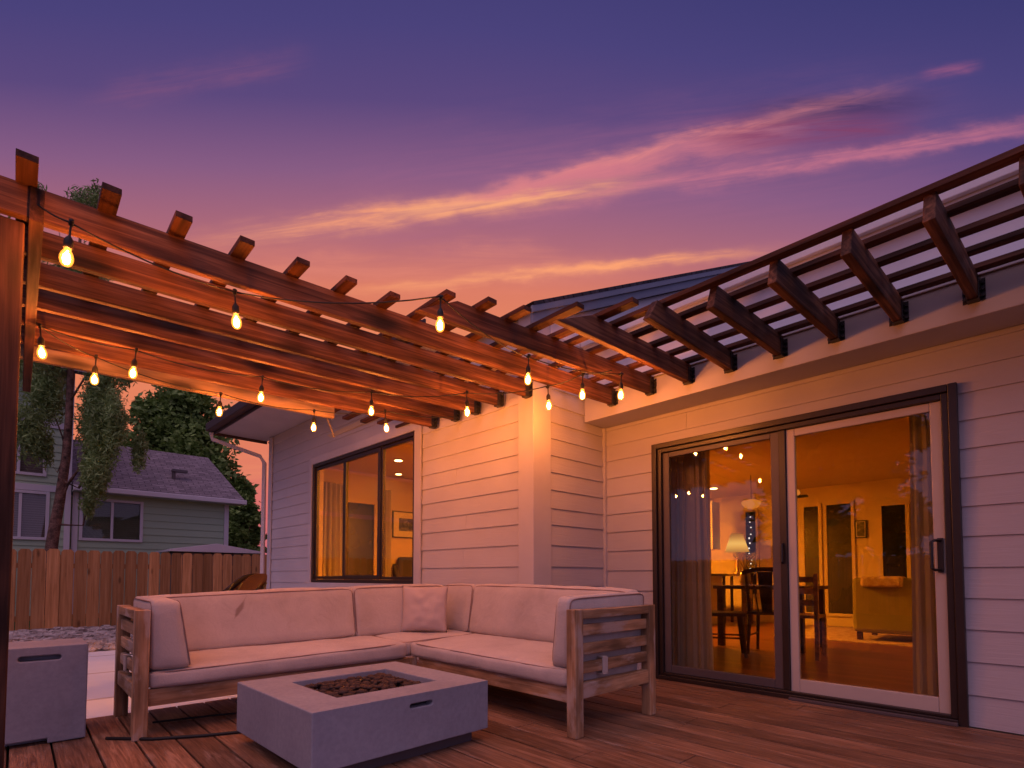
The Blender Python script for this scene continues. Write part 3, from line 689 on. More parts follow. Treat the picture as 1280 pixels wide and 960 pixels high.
q = MB(); q.box(-1.379, -.595, YD + .022, YD + .030, .145, 1.906); note(obj('pane', q, 'window_glass', door, I4), 'clear pane of the white framed panel on the right')
hd = MB(); hd.box(-.578, -.548, YD - .004, YD + .007, .905, 1.115)
hd.tube([(-.562, YD + .0, 1.10), (-.585, YD - .045, 1.10), (-.60, YD - .055, 1.09), (-.60, YD - .055, .93), (-.585, YD - .045, .92), (-.562, YD + .0, .92)], .009, 8)
note(obj('handle', hd, 'frame_bronze', door, I4, .002), 'dark bronze pull handle on the white panel')
hd = MB(); hd.tube([(-1.470, YD - .006, 1.12), (-1.470, YD - .028, 1.11), (-1.470, YD - .028, .99), (-1.470, YD - .006, .98)], .010, 8)
note(obj('handle', hd, 'black_metal', door, I4), 'small dark latch on the meeting post')
# window ----------------------------------------------------------
win = bpy.data.objects.new('window', None); place(win, house, Matrix.Translation(P(2.9, 0, WZ0)))
def wframe(nm, s0, s1, z0, z1, w, t0, t1, m, parent, bev=.004):
    q = MB(); q.obox(CW, DW, NW, s0, s0 + w, t0, t1, z0, z1); q.obox(CW, DW, NW, s1 - w, s1, t0, t1, z0, z1)
    q.obox(CW, DW, NW, s0 + w + .0005, s1 - w - .0005, t0 + .001, t1 - .001, z0, z0 + w); q.obox(CW, DW, NW, s0 + w + .0005, s1 - w - .0005, t0 + .001, t1 - .001, z1 - w, z1)
    return obj(nm, q, m, parent, I4, bev)
wframe('frame', WS0 + .001, WS1 - .001, WZ0 + .001, WZ1 - .001, .042, -.06, .022, 'frame_bronze', win)
wframe('sash', WS0 + .046, 2.40, WZ0 + .046, WZ1 - .046, .032, -.045, -.005, 'frame_bronze', win)
wframe('sash', 2.402, 3.27, WZ0 + .046, WZ1 - .046, .050, -.028, .008, 'frame_bronze', win)
wframe('sash', 3.272, WS1 - .046, WZ0 + .046, WZ1 - .046, .040, -.045, -.005, 'frame_bronze', win)
for a, b in ((WS0 + .078, 2.368), (2.452, 3.22), (3.312, WS1 - .086)):
    q = MB(); q.obox(CW, DW, NW, a, b, -.022, -.015, WZ0 + .08, WZ1 - .08); obj('pane', q, 'window_glass', win, I4)

# interior shells (dining room, den)
q = MB(); q.box(-9.0, 3.0, 4.23, 12.0, -.12, .03); obj('interior_floor', q, 'hardwood_floor', house, I4)
q = MB(); q.box(-5.9, -3.1, 6.25, 10.4, 2.46, 2.52); q.box(-3.0995, 3.0, 4.25, 10.4, 2.46, 2.52); obj('interior_ceiling', q, 'interior_ceiling', house, I4)
q = MB(); q.box(-5.95, 3.0, 10.3, 10.42, .03, 2.5); obj('interior_wall', q, 'interior_wall', house, I4)
q = MB(); q.box(-6.0, -5.9, 6.3, 10.42, .03, 2.5); obj('interior_wall', q, 'interior_wall', house, I4)
q = MB(); q.box(-5.9, -3.22, 6.2, 6.3, .03, 2.5); obj('interior_wall', q, 'interior_wall', house, I4)
q = MB(); q.box(-3.221, -3.1, 4.26, 6.3, .03, 2.5); obj('interior_wall', q, 'interior_wall', house, I4)
q = MB(); q.box(2.9, 3.0, 4.26, 10.3, .03, 2.5); obj('interior_wall', q, 'interior_wall', house, I4)
# den behind the window wall
q = MB(); q.box(-9.3, -3.23, 2.98, 6.2, -.1, .02); obj('interior_floor', q, 'hardwood_floor', house, I4)
q = MB(); q.box(-8.72, -3.23, 3.0, 6.19, 2.72, 2.78); obj('interior_ceiling', q, 'interior_ceiling', house, I4)
q = MB(); q.box(-8.70, -8.62, 3.12, 6.19, .02, 2.78); obj('interior_wall', q, 'interior_wall', house, I4)
q = MB(); q.box(-8.6, -3.23, 6.05, 6.18, .02, 2.78); obj('interior_wall', q, 'interior_wall', house, I4)

# ------------------------------------------------------------------ pergola
per = thing('pergola', 'stained timber pergola hung off the house over the deck', 'pergola', (-3.06, -0.085, 0))
ZR, HR, WR = 2.385, 0.141, 0.045
ZP = 2.5205
def hanger(parent, x, y, d=(0, -1)):
    """joist hanger: two cheeks, a seat and lag bolts against the wall; d points away from the wall"""
    n = (-d[1], d[0]); q = MB()
    for s in (-1, 1):
        a, b = sorted((s * (WR / 2 + .0015), s * (WR / 2 + .005)))
        q.obox((x, y), d, n, .002, .055, a, b, ZR - .004, ZR + .115)
        a, b = sorted((s * (WR / 2 + .005), s * (WR / 2 + .026)))
        q.obox((x, y), d, n, .001, .0045, a, b, ZR - .004, ZR + .115)
        for k in range(3):
            z = ZR + .018 + k * .036; cx_, cy_ = x + n[0] * s * (WR / 2 + .017), y + n[1] * s * (WR / 2 + .017)
            q.tube([(cx_ + d[0] * .004, cy_ + d[1] * .004, z), (cx_ + d[0] * .02, cy_ + d[1] * .02, z)], .0085, 6)
            q.tube([(x + n[0] * s * (WR / 2 + .004) + d[0] * .03, y + n[1] * s * (WR / 2 + .004) + d[1] * .03, z), (x + n[0] * s * (WR / 2 + .012) + d[0] * .03, y + n[1] * s * (WR / 2 + .012) + d[1] * .03, z)], .007, 6)
    q.obox((x, y), d, n, .002, .055, -WR / 2 - .004, WR / 2 + .004, ZR - .008, ZR - .0045)
    return obj('joist_hanger', q, 'black_metal', parent, I4)
def rafter(xh, yh, xf, yf, cut=.03, h=HR):
    o = beam('rafter', (xf, yf, ZR), (xh, yh, ZR), WR, h, 'pergola_wood', per, .004, cut0=cut)
    d = Vector((xf - xh, yf - yh)).normalized(); hanger(o, xh, yh, (d.x, d.y)); return o
YH = YB - .001
rafter(-2.735, YH, -3.012, -.45)
for s in (.02, .36, .67, .966, 1.32):
    hx, hy = CW[0] + DW[0] * s + NW[0] * .036, CW[1] + DW[1] * s + NW[1] * .036
    rafter(hx, hy, hx - .235, -.42 + random.uniform(-.03, .03), .03, .124)
for xh, xf, yf, ct in ((-2.354, -2.520, 1.610, .27), (-2.019, -2.058, 2.272, .33), (-1.69, -1.675, 2.64, .10), (-1.344, -1.36, 2.795, .05), (-1.004, -1.026, 2.79, .04),
                       (-.675, -.694, 2.79, .04), (-.337, -.382, 2.775, .04), (.0, -.085, 2.775, .04), (.34, .25, 2.775, .04), (.68, .6, 2.775, .04), (1.02, .95, 2.775, .04), (1.36, 1.3, 2.775, .04),
                       (1.7, 1.65, 2.775, .04), (2.04, 2.0, 2.775, .04), (2.38, 2.35, 2.775, .04), (2.72, 2.7, 2.775, .04)):
    rafter(xh, YH, xf, yf, ct)
beam('header_beam', (-2.952, .02, 2.374), (-5.77, .02, 2.374), .048, .146, 'post_wood', per)
note(beam('outer_beam', (-4.95, -.40, 2.381), (-4.79, 2.165, 2.381), .045, .155, 'pale_beam_wood', per), 'pale unstained beam at the far edge of the pergola')
pu = [(-.014, -2.775), (.253, -2.765), (.518, -2.755), (.787, -2.745), (1.057, -2.728), (1.320, -2.715), (1.582, -2.69), (1.81, -2.45), (2.04, -2.345), (2.262, -2.27), (2.47, -2.02), (2.67, -1.76)]
for i, (y, xe) in enumerate(pu):
    beam('purlin', (-5.15 + random.uniform(-.05, .05), y + random.uniform(-.006, .006), ZP), (xe, y, ZP), .068, .029, 'purlin_wood', per, .002)
for y in (2.818, 3.042, 3.272, 3.497, 3.715):
    beam('purlin', ((-5.1 if y < 3.1 else -3.04), y, ZP), (3.0, y, ZP), .062, .027, 'purlin_wood', per, .002)
beam('post', (-2.990, -.085, 0.0), (-2.990, -.085, 2.372), .142, .142, 'post_wood', per, .006)
q = MB(); q.box(-5.82, -5.68, -.22, -.08, ZG, 2.372); obj('post', q, 'post_wood', per, I4, .006)
q = MB()
q.tube([(-4.79, 2.12, 2.50), (-4.785, 2.10, 2.36), (-4.76, 2.13, 2.27), (-4.74, 2.15, 2.19)], .008, 5); obj('tie_strap', q, 'frame_grey', per, I4)

# ------------------------------------------------------------------ string lights
def catenary(a, b, sag, n=9):
    a, b = Vector(a), Vector(b); return [a.lerp(b, k / n) - Vector((0, 0, sag * 4 * (k / n) * (1 - k / n))) for k in range(n + 1)]
def string_light(label, start, bulbs, end=None):
    root = thing('string_light', label, 'string lights', start, group='cafe string lights under the pergola')
    pts = []; nodes = [Vector(start)] + [Vector((x, y, z + .175)) for x, y, z in bulbs] + ([Vector(end)] if end else [])
    cd = MB(); path = []
    for a, b in zip(nodes[:-1], nodes[1:]):
        path += catenary(a, b, min(.07, (b - a).length * .045), 7)[:-1]
    path.append(nodes[-1]); cd.tube(path, .0042, 6); obj('cord', cd, 'rubber', root, I4, smooth=True)
    for x, y, z in bulbs:
        tx, ty = random.uniform(-.008, .008), random.uniform(-.008, .008)
        T = Matrix.Translation((x, y, z + .02)) @ Matrix.Rotation(tx * 12, 4, 'X') @ Matrix.Rotation(ty * 12, 4, 'Y') @ Matrix.Diagonal((.90, .90, .88, 1))
        b = MB(); b.lathe((0, 0, 0), [(.002, -.043), (.013, -.040), (.022, -.030), (.0272, -.012), (.0272, .004), (.023, .020), (.0165, .033), (.013, .043)], 20)
        bo = obj('bulb', b, 'bulb_glass', root, T, smooth=True)
        fb = MB(); fb.lathe((0, 0, 0), [(.004, -.030), (.012, -.022), (.0145, -.006), (.0125, .010), (.005, .024)], 12)
        obj('filament', fb, 'filament', bo, T, smooth=True)
        s = MB(); s.lathe((0, 0, 0), [(.0155, .0435), (.0185, .047), (.0185, .082), (.0145, .094), (.008, .104), (.0045, .11), (.0042, .168)], 16)
        s.tube([(0, 0, .160), (0, 0, .190)], .010, 8); s.tube([(-.02, 0, .176), (.02, 0, .176)], .0075, 8)
        obj('socket', s, 'rubber', bo, T, smooth=True)
        # eye hook above
    return root
string_light('string of bulbs hooked along the near edge of the pergola, in front', (-2.965, .015, 2.46),
             [(-2.832, .116, 2.185), (-2.95, .80, 2.185), (-2.255, 1.594, 2.185), (-2.484, 2.476, 2.185), (-2.235, 3.184, 2.185)])
string_light('string of bulbs crossing under the middle of the pergola to the white corner post', (-4.15, .03, 2.39),
             [(-4.153, .075, 2.185), (-4.164, .519, 2.185), (-4.087, 1.285, 2.185), (-3.827, 2.041, 2.185), (-3.317, 2.615, 2.185), (-2.757, 2.976, 2.185), (-2.427, 2.979, 2.185)], (-2.25, 3.1, 2.37))
string_light('string of bulbs along the pale outermost beam, farthest from the deck edge', (-4.17, .04, 2.38),
             [(-4.479, .348, 2.185), (-4.683, 1.158, 2.185), (-4.598, 1.894, 2.185), (-4.178, 2.379, 2.185)], (-3.9, 2.95, 2.37))

# ------------------------------------------------------------------ cushions
def cushion(name, corners, m, parent, r=.03, puff=.012, n=14, pipe=None, wr=.008, seed=0, M=I4):
    C8 = [Vector(c) for c in corners]
    ex = (C8[1] - C8[0]).length; ey = (C8[3] - C8[0]).length; ez = (C8[4] - C8[0]).length; sz = Vector((ex, ey, ez))
    def tri(p):
        a, b, c = (p[0] + 1) / 2, (p[1] + 1) / 2, (p[2] + 1) / 2
        return ((C8[0] * (1 - a) + C8[1] * a) * (1 - b) + (C8[3] * (1 - a) + C8[2] * a) * b) * (1 - c) + ((C8[4] * (1 - a) + C8[5] * a) * (1 - b) + (C8[7] * (1 - a) + C8[6] * a) * b) * c
    def shape(p):
        q = Vector([p[i] * sz[i] / 2 for i in range(3)]); inn = Vector([max(-sz[i] / 2 + r, min(sz[i] / 2 - r, q[i])) for i in range(3)]); off = q - inn
        if off.length > 1e-9: q = inn + off.normalized() * r
        w = [1 - min(1, abs(p[i])) ** 2 for i in range(3)]
        for i in range(3):
            j, k = (i + 1) % 3, (i + 2) % 3
            if abs(p[i]) > .999: q[i] += math.copysign(1, p[i]) * puff * (w[j] * w[k]) ** .5
        nz = noise.noise(Vector(q) * 5 + Vector((seed * 3.1, 0, seed))) * wr + noise.noise(Vector(q) * 16 + Vector((0, seed, 0))) * wr * .4
        if off.length > 1e-9: q += off.normalized() * nz
        return Vector([2 * q[i] / sz[i] for i in range(3)])
    bm = bmesh.new(); cache = {}
    cnt = [max(6, min(34, int(s / .045))) for s in sz]
    def coord(k, c):   # denser near the ends so the rounding is smooth
        x = -1 + 2 * k / c; return math.copysign(1 - (1 - abs(x)) ** 1.35, x)
    def vert(p):
        key = tuple(round(a, 5) for a in p)
        if key not in cache: cache[key] = bm.verts.new(tri(shape(p)))
        return cache[key]
    for ax in range(3):
        j, k = (ax + 1) % 3, (ax + 2) % 3
        for sgn in (-1, 1):
            for a in range(cnt[j]):
                for b in range(cnt[k]):
                    vs = []
                    for (da, db) in ((0, 0), (1, 0), (1, 1), (0, 1)):
                        p = [0, 0, 0]; p[ax] = sgn; p[j] = coord(a + da, cnt[j]); p[k] = coord(b + db, cnt[k]); vs.append(vert(p))
                    try: bm.faces.new(vs)
                    except ValueError: pass
    bmesh.ops.recalc_face_normals(bm, faces=bm.faces)
    me = bpy.data.meshes.new(name); bm.to_mesh(me); bm.free()
    me.polygons.foreach_set('use_smooth', [True] * len(me.polygons)); me.materials.append(MAT[m] if isinstance(m, str) else m)
    o = bpy.data.objects.new(name, me); place(o, parent, M)
    if pipe is not None:
        ax = pipe; j, k = (ax + 1) % 3, (ax + 2) % 3; q = MB()
        for sgn in (-1, 1):
            loop = []
            cr = .045; steps = []
            e = [1 - .22 * r / (sz[i] / 2) for i in range(3)]
            N = 18
            for (a0, b0, a1, b1) in ((-1, -1, 1, -1), (1, -1, 1, 1), (1, 1, -1, 1), (-1, 1, -1, -1)):
                for t_ in range(N): steps.append((a0 + (a1 - a0) * t_ / N, b0 + (b1 - b0) * t_ / N))
            for (a, b) in steps:
                p = [0, 0, 0]; p[ax] = sgn * e[ax]
                # superellipse corner
                A = abs(a) ** 14 + abs(b) ** 14; sc = (A ** (-1 / 14)) if A > 0 else 1
                p[j] = a * min(1, sc) * e[j]; p[k] = b * min(1, sc) * e[k]
                wv = noise.noise(Vector((a * 3, b * 3, seed + sgn))) * .0018
                loop.append(tri(p) + Vector((0, 0, wv)))
            loop.append(loop[0]); q.tube(loop, .0042, 6, cap=False)
        obj('piping', q, 'piping_fabric', o, M, smooth=True)
    return o
def hx(x0, x1, y0, y1, z0, z1, **k):
    return [(x0, y0, z0), (x1, y0, z0), (x1, y1, z0), (x0, y1, z0), (x0, y0, z1), (x1, y0, z1), (x1, y1, z1), (x0, y1, z1)]

# ------------------------------------------------------------------ sectional sofa
sofa = thing('sectional_sofa', 'L-shaped teak outdoor sofa with pale beige cushions on the deck', 'sofa', (-3.6, 2.6, 0))
def part(nm, x0, x1, y0, y1, z0, z1, m='teak', parent=sofa, bev=.004):
    L = [x1 - x0, y1 - y0, z1 - z0]; ax = L.index(max(L)); c = ((x0 + x1) / 2, (y0 + y1) / 2, (z0 + z1) / 2); h = [l / 2 for l in L]
    q = MB()
    if ax == 0: q.box(-h[0], h[0], -h[1], h[1], -h[2], h[2]); R = Matrix.Identity(4)
    elif ax == 1: q.box(-h[1], h[1], -h[0], h[0], -h[2], h[2]); R = Matrix.Rotation(pi / 2, 4, 'Z')
    else: q.box(-h[2], h[2], -h[1], h[1], -h[0], h[0]); R = Matrix.Rotation(-pi / 2, 4, 'Y')
    return obj(nm, q, m, parent, Matrix.Translation(c) @ R, bev)
# right arm (x ~ -1.9)
XA0, XA1 = -1.938, -1.872
part('leg', XA0, XA1, 2.228, 2.296, 0, .698); part('leg', XA0, XA1, 2.958, 3.026, 0, .698)
part('arm_rail', XA0 + .003, XA1 - .003, 2.297, 2.957, .645, .695)
for z0, z1 in ((.548, .612), (.442, .506), (.338, .402)): part('arm_slat', XA0 + .022, XA1 - .020, 2.297, 2.957, z0, z1)
part('arm_rail', XA0 + .006, XA1 - .008, 2.297, 2.957, .205, .288)
# left arm (y ~ .51)
part('leg', -3.530, -3.462, .476, .544, 0, .698); part('leg', -4.205, -4.137, .476, .544, 0, .698)
part('arm_rail', -4.136, -3.531, .479, .541, .645, .695)
for z0, z1 in ((.548, .612), (.442, .506), (.338, .402)): part('arm_slat', -4.136, -3.531, .494, .524, z0, z1)
part('arm_rail', -4.136, -3.531, .484, .536, .205, .288)
# rails, back rails, corner legs
part('seat_rail', -3.530, -3.490, .545, 2.205, .168, .262); part('seat_rail', -3.455, XA0 - .001, 2.262, 2.300, .176, .262)
part('seat_rail', -4.205, -4.165, .545, 3.02, .168, .262); part('seat_rail', -4.16, XA0 - .001, 2.985, 3.02, .168, .262)
part('leg', -3.555, -3.490, 2.206, 2.270, 0, .262); part('leg', -4.205, -4.137, 2.958, 3.026, 0, .262)
for yy in (.62, 1.0, 1.4, 1.8, 2.15, 2.5, 2.8): part('seat_slat', -4.16, -3.531, yy, yy + .07, .235, .258, bev=.002)
for xx in (-3.3, -2.9, -2.5, -2.1): part('seat_slat', xx, xx + .07, 2.301, 2.98, .235, .258, bev=.002)
part('back_rail', -4.232, -4.206, .545, 3.05, .62, .68); part('back_rail', -4.2, XA0, 3.027, 3.045, .62, .68)
F_ = 'cushion_fabric'
# seat cushions
cushion('seat_cushion', [(-4.12, .552, .264), (-3.478, .552, .264), (-3.478, 2.172, .264), (-4.12, 2.172, .264), (-4.12, .552, .385), (-3.478, .552, .350), (-3.478, 2.172, .378), (-4.12, 2.172, .395)], F_, sofa, .022, .012, pipe=2, seed=1)
cushion('seat_cushion', [(-4.12, 2.180, .264), (-3.560, 2.180, .264), (-3.560, 2.94, .264), (-4.12, 2.94, .264), (-4.12, 2.180, .395), (-3.560, 2.180, .372), (-3.560, 2.94, .395), (-4.12, 2.94, .395)], F_, sofa, .022, .010, pipe=2, seed=2)
cushion('seat_cushion', [(-3.552, 2.245, .264), (-1.945, 2.245, .264), (-1.945, 2.94, .264), (-3.552, 2.94, .264), (-3.552, 2.245, .368), (-1.945, 2.245, .358), (-1.945, 2.94, .392), (-3.552, 2.94, .395)], F_, sofa, .022, .012, pipe=2, seed=3)
# back cushions
cushion('back_cushion', [(-4.19, .60, .385), (-3.985, .60, .385), (-3.985, 2.018, .395), (-4.19, 2.018, .395), (-4.20, .60, .745), (-4.06, .60, .745), (-4.06, 2.018, .790), (-4.20, 2.018, .790)], 'stained_fabric', sofa, .024, .014, pipe=0, seed=4)
cushion('back_cushion', [(-4.19, 2.024, .39), (-3.985, 2.024, .39), (-3.985, 2.87, .395), (-4.19, 2.99, .395), (-4.20, 2.024, .790), (-4.06, 2.024, .790), (-4.06, 2.94, .800), (-4.20, 3.0, .800)], F_, sofa, .024, .014, pipe=0, seed=5)
cushion('back_cushion', [(-4.03, 2.875, .395), (-3.628, 2.875, .395), (-3.628, 3.02, .395), (-4.05, 3.02, .395), (-4.05, 2.935, .805), (-3.632, 2.935, .805), (-3.632, 3.035, .805), (-4.05, 3.035, .805)], F_, sofa, .024, .012, pipe=1, seed=6)
cushion('back_cushion', [(-3.618, 2.870, .395), (-2.07, 2.870, .39), (-2.07, 3.02, .39), (-3.618, 3.02, .395), (-3.618, 2.930, .808), (-1.99, 2.930, .790), (-1.99, 3.035, .790), (-3.618, 3.035, .808)], F_, sofa, .024, .016, pipe=1, seed=7)
# side bolsters
cushion('side_cushion', [(-4.02, .550, .368), (-3.488, .550, .362), (-3.488, .752, .362), (-4.02, .752, .368), (-4.12, .550, .748), (-3.498, .550, .742), (-3.498, .690, .742), (-4.12, .690, .748)], F_, sofa, .022, .010, pipe=1, seed=8)
cushion('side_cushion', [(-2.085, 2.262, .366), (-1.946, 2.262, .362), (-1.946, 2.98, .372), (-2.085, 2.98, .372), (-2.045, 2.268, .758), (-1.944, 2.268, .758), (-1.944, 3.02, .775), (-2.045, 3.02, .775)], F_, sofa, .022, .010, pipe=0, seed=9)
# velcro straps round the lowest arm slats
q = MB(); q.box(-1.895, -1.884, 2.49, 2.535, .322, .412); q.box(-1.925, -1.884, 2.491, 2.534, .4125, .418); q.box(-1.93, -1.884, 2.491, 2.534, .316, .3215)
obj('strap', q, 'frame_white', sofa, I4, .003)
q = MB(); q.box(-3.90, -3.855, .526, .536, .322, .412); q.box(-3.90, -3.856, .482, .493, .322, .412); q.box(-3.90, -3.856, .482, .536, .4125, .418)
obj('strap', q, 'frame_white', sofa, I4, .003)
# pillow
def pillow(loc, size, th, rz, tilt):
    n = 22; v = []; f = []
    for sgn in (1, -1):
        for i in range(n + 1):
            for j in range(n + 1):
                a, b = -1 + 2 * i / n, -1 + 2 * j / n
                prof = max(0, (1 - abs(a) ** 2.6)) ** .55 * max(0, (1 - abs(b) ** 2.6)) ** .55
                pin = 1 - .07 * (1 - b * b) * abs(a) ** 2 ; pin2 = 1 - .07 * (1 - a * a) * abs(b) ** 2
                wv = noise.noise(Vector((a * 3, b * 3, sgn))) * .012 * (.3 + prof)
                v.append((a * size / 2 * pin, sgn * prof * th / 2 + wv, b * size / 2 * pin2))
    N = (n + 1) ** 2
    for s in range(2):
        for i in range(n):
            for j in range(n):
                k = s * N + i * (n + 1) + j; f.append((k, k + n + 1, k + n + 2, k + 1))
    mb = MB(); mb.v = v; mb.f = f
    T = Matrix.Translation(loc) @ Matrix.Rotation(rz, 4, 'Z') @ Matrix.Rotation(tilt, 4, 'X')
    me = bpy.data.meshes.new('throw_pillow'); me.from_pydata(v, [], f)
    bm = bmesh.new(); bm.from_mesh(me); bmesh.ops.remove_doubles(bm, verts=bm.verts, dist=.0025); bmesh.ops.recalc_face_normals(bm, faces=bm.faces); bm.to_mesh(me); bm.free()
    me.polygons.foreach_set('use_smooth', [True] * len(me.polygons)); me.materials.append(MAT['pillow_fabric'])
    o = bpy.data.objects.new('throw_pillow', me); place(o, None, T); return o
tag(pillow((-3.885, 2.60, .600), .41, .13, radians(46), radians(-12)), 'square beige throw pillow leaning in the corner of the sofa', 'pillow')

# ------------------------------------------------------------------ boolean helper
def cut(o, mbs):
    for mb in mbs:
        me = bpy.data.meshes.new('tmp'); me.from_pydata(mb.v, [], mb.f)
        bm = bmesh.new(); bm.from_mesh(me); bmesh.ops.recalc_face_normals(bm, faces=bm.faces); bm.to_mesh(me); bm.free()
        c = bpy.data.objects.new('tmp', me); COL.objects.link(c); c.matrix_basis = WM[o]
        md = o.modifiers.new('cut', 'BOOLEAN'); md.operation = 'DIFFERENCE'; md.object = c; md.solver = 'EXACT'
        bpy.context.view_layer.update()
        dg = bpy.context.evaluated_depsgraph_get(); ev = bpy.data.meshes.new_from_object(o.evaluated_get(dg))
        o.modifiers.remove(md); o.data = ev; bpy.data.objects.remove(c)
def capsule(c, half, r, axis, depth):   # rounded slot cutter, long along y (axis 'x' normal)
    q = MB(); pts = []
    for k in range(17):
        a = -pi / 2 + pi * k / 16; pts.append((half + r * cos(a), r * sin(a)))
    for k in range(17):
        a = pi / 2 + pi * k / 16; pts.append((-half + r * cos(a), r * sin(a)))
    return q.poly_prism(pts, lambda p: (c[0] - depth, c[1] + p[0], c[2] + p[1]), lambda p: (c[0] + depth, c[1] + p[0], c[2] + p[1]))

# ------------------------------------------------------------------ fire table
ft = thing('fire_table', 'low square grey concrete fire pit table in front of the sofa', 'fire table', (-2.640, 1.382, 0), radians(1.8))
T = WM[ft]
q = MB(); q.box(-.455, .455, -.490, .490, .062, .318)
body = obj('body', q, 'cast_concrete', ft, T)
c1 = MB(); c1.box(-.255, .262, -.283, .290, .245, .40)
cut(body, [c1, capsule((.455, .055, .262), .055, .011, 'x', .05)])
b = body.modifiers.new('bevel', 'BEVEL'); b.width = .005; b.segments = 2; b.limit_method = 'ANGLE'
body.data.materials.clear(); body.data.materials.append(MAT['cast_concrete'])
q = MB(); q.box(-.38, .40, -.41, .42, .0, .0615); obj('plinth', q, 'frame_grey', ft, T)
q = MB(); q.box(.395, .408, -.02, .13, .240, .285); obj('slot_shade', q, 'rubber', ft, T)  # black plate standing in for the shade inside the slot
q = MB()
ring = [(.0 + .115 * cos(a), .01 + .125 * sin(a), .2985 + .004 * sin(a * 3)) for a in np.linspace(0, 2 * pi, 41)]
q.tube(ring, .0055, 8, cap=False); obj('burner_ring', q, 'brass', ft, T, smooth=True)
rk = MB()
for _ in range(480):
    a = random.uniform(-.240, .247); b_ = random.uniform(-.268, .275)
    e = max(0, 1 - max(abs(a) / .25, abs(b_ - .003) / .28) ** 4); z = .255 + .042 * e * random.random() + .012
    pebble(rk, (a, b_, z + .006), random.uniform(.016, .030))
rk2 = MB(); Tm = T
rk2.v = [tuple(Tm @ Vector(p)) for p in rk.v]; rk2.f = rk.f
stuff(obj('lava_rock', rk2, 'lava_rock', smooth=True))
# hoses
hq = MB(); hq.tube([(-3.60, .38, .010), (-3.42, .56, .009), (-3.30, .78, .009), (-3.22, 1.0, .009), (-3.05, 1.18, .009), (-2.9, 1.2, .012)], .009, 8)
tag(obj('gas_hose', hq, 'rubber', smooth=True), 'black gas hose on the deck from tank cover to fire table', 'hose')
hq = MB(); cc = []
for k in range(60):
    a = k * .42; cc.append((-2.60 + (.13 - k * .0003) * cos(a), .90 + (.10) * sin(a), .012 + k * .0009))
hq.tube(cc, .008, 6)
hq = MB(); hq.tube([(-3.80, .62, .010), (-3.74, .92, .009), (-3.62, 1.25, .009), (-3.33, 1.55, .009), (-3.05, 1.62, .010)], .006, 8)
tag(obj('power_cord', hq, 'rubber', smooth=True), 'thin black cord running under the front of the sofa', 'cord')

# ------------------------------------------------------------------ tank cover
tk = thing('tank_cover', 'grey concrete tank cover box beside the pergola post', 'tank cover', (-3.915, .125, 0), 0)
M = WM[tk]
q = MB(); q.box(-.19, .19, -.178, .178, 0.004, .512)
tb = obj('shell', q, 'cast_concrete', tk, M)
c2 = MB(); c2.box(.12, .25, -.21, .02, -.05, .030)
cut(tb, [capsule((.19, -.02, .452), .072, .013, 'x', .06), c2]); tb.data.materials.clear(); tb.data.materials.append(MAT['cast_concrete'])
b = tb.modifiers.new('bevel', 'BEVEL'); b.width = .006; b.segments = 2; b.limit_method = 'ANGLE'
q = MB(); q.box(.10, .128, -.13, .09, .42, .49); obj('slot_shade', q, 'rubber', tk, M)  # black block behind the slot, meant as the shade inside it

# ------------------------------------------------------------------ patio chairs behind the sofa
def patio_chair(label, loc, rz, mt):
    r = thing('patio_chair', label, 'chair', loc, rz, 'patio chairs parked behind the sofa'); T = WM[r]
    bk = MB(); n = 16; m_ = 14
    def pt(k, s, off):
        t_ = k / m_; h = .40 + .66 * t_; lean = -.02 - .05 * t_ - .21 * t_ ** 2.6
        return (lean + off + .10 * s * s * (.35 + .65 * t_) - .06, s * (.25 + .02 * t_), h - .13 * abs(s) ** 3.2 * t_ ** 3)
    for k in range(m_):
        for j in range(n):
            s0, s1 = -1 + 2 * j / n, -1 + 2 * (j + 1) / n
            bk.hexa([pt(k, s0, -.012), pt(k, s0, 0), pt(k, s1, 0), pt(k, s1, -.012), pt(k + 1, s0, -.012), pt(k + 1, s0, 0), pt(k + 1, s1, 0), pt(k + 1, s1, -.012)])
    obj('backrest', bk, mt, r, T)
    q = MB(); q.box(-.02, .46, -.26, .26, .395, .415); obj('seat', q, mt, r, T, .006)
    for s in (-1, 1):
        q = MB(); q.tube([(.44, s * .28, 0), (.44, s * .28, .40), (.30, s * .29, .60), (-.06, s * .29, .62)], .012, 8); obj('leg', q, 'black_metal', r, T, smooth=True)
        q = MB(); q.tube([(-.14, s * .27, 0), (-.03, s * .27, .40), (-.12, s * .27, .72), (-.27, s * .24, .97)], .012, 8); obj('leg', q, 'black_metal', r, T, smooth=True)
    return r
patio_chair('grey sling patio chair behind the sofa, nearer one', (-5.66, 1.44, ZG), radians(224), 'sling_grey')
patio_chair('tan sling patio chair partly hidden behind the grey one', (-5.70, 1.515, ZG), radians(226), 'sling_tan')

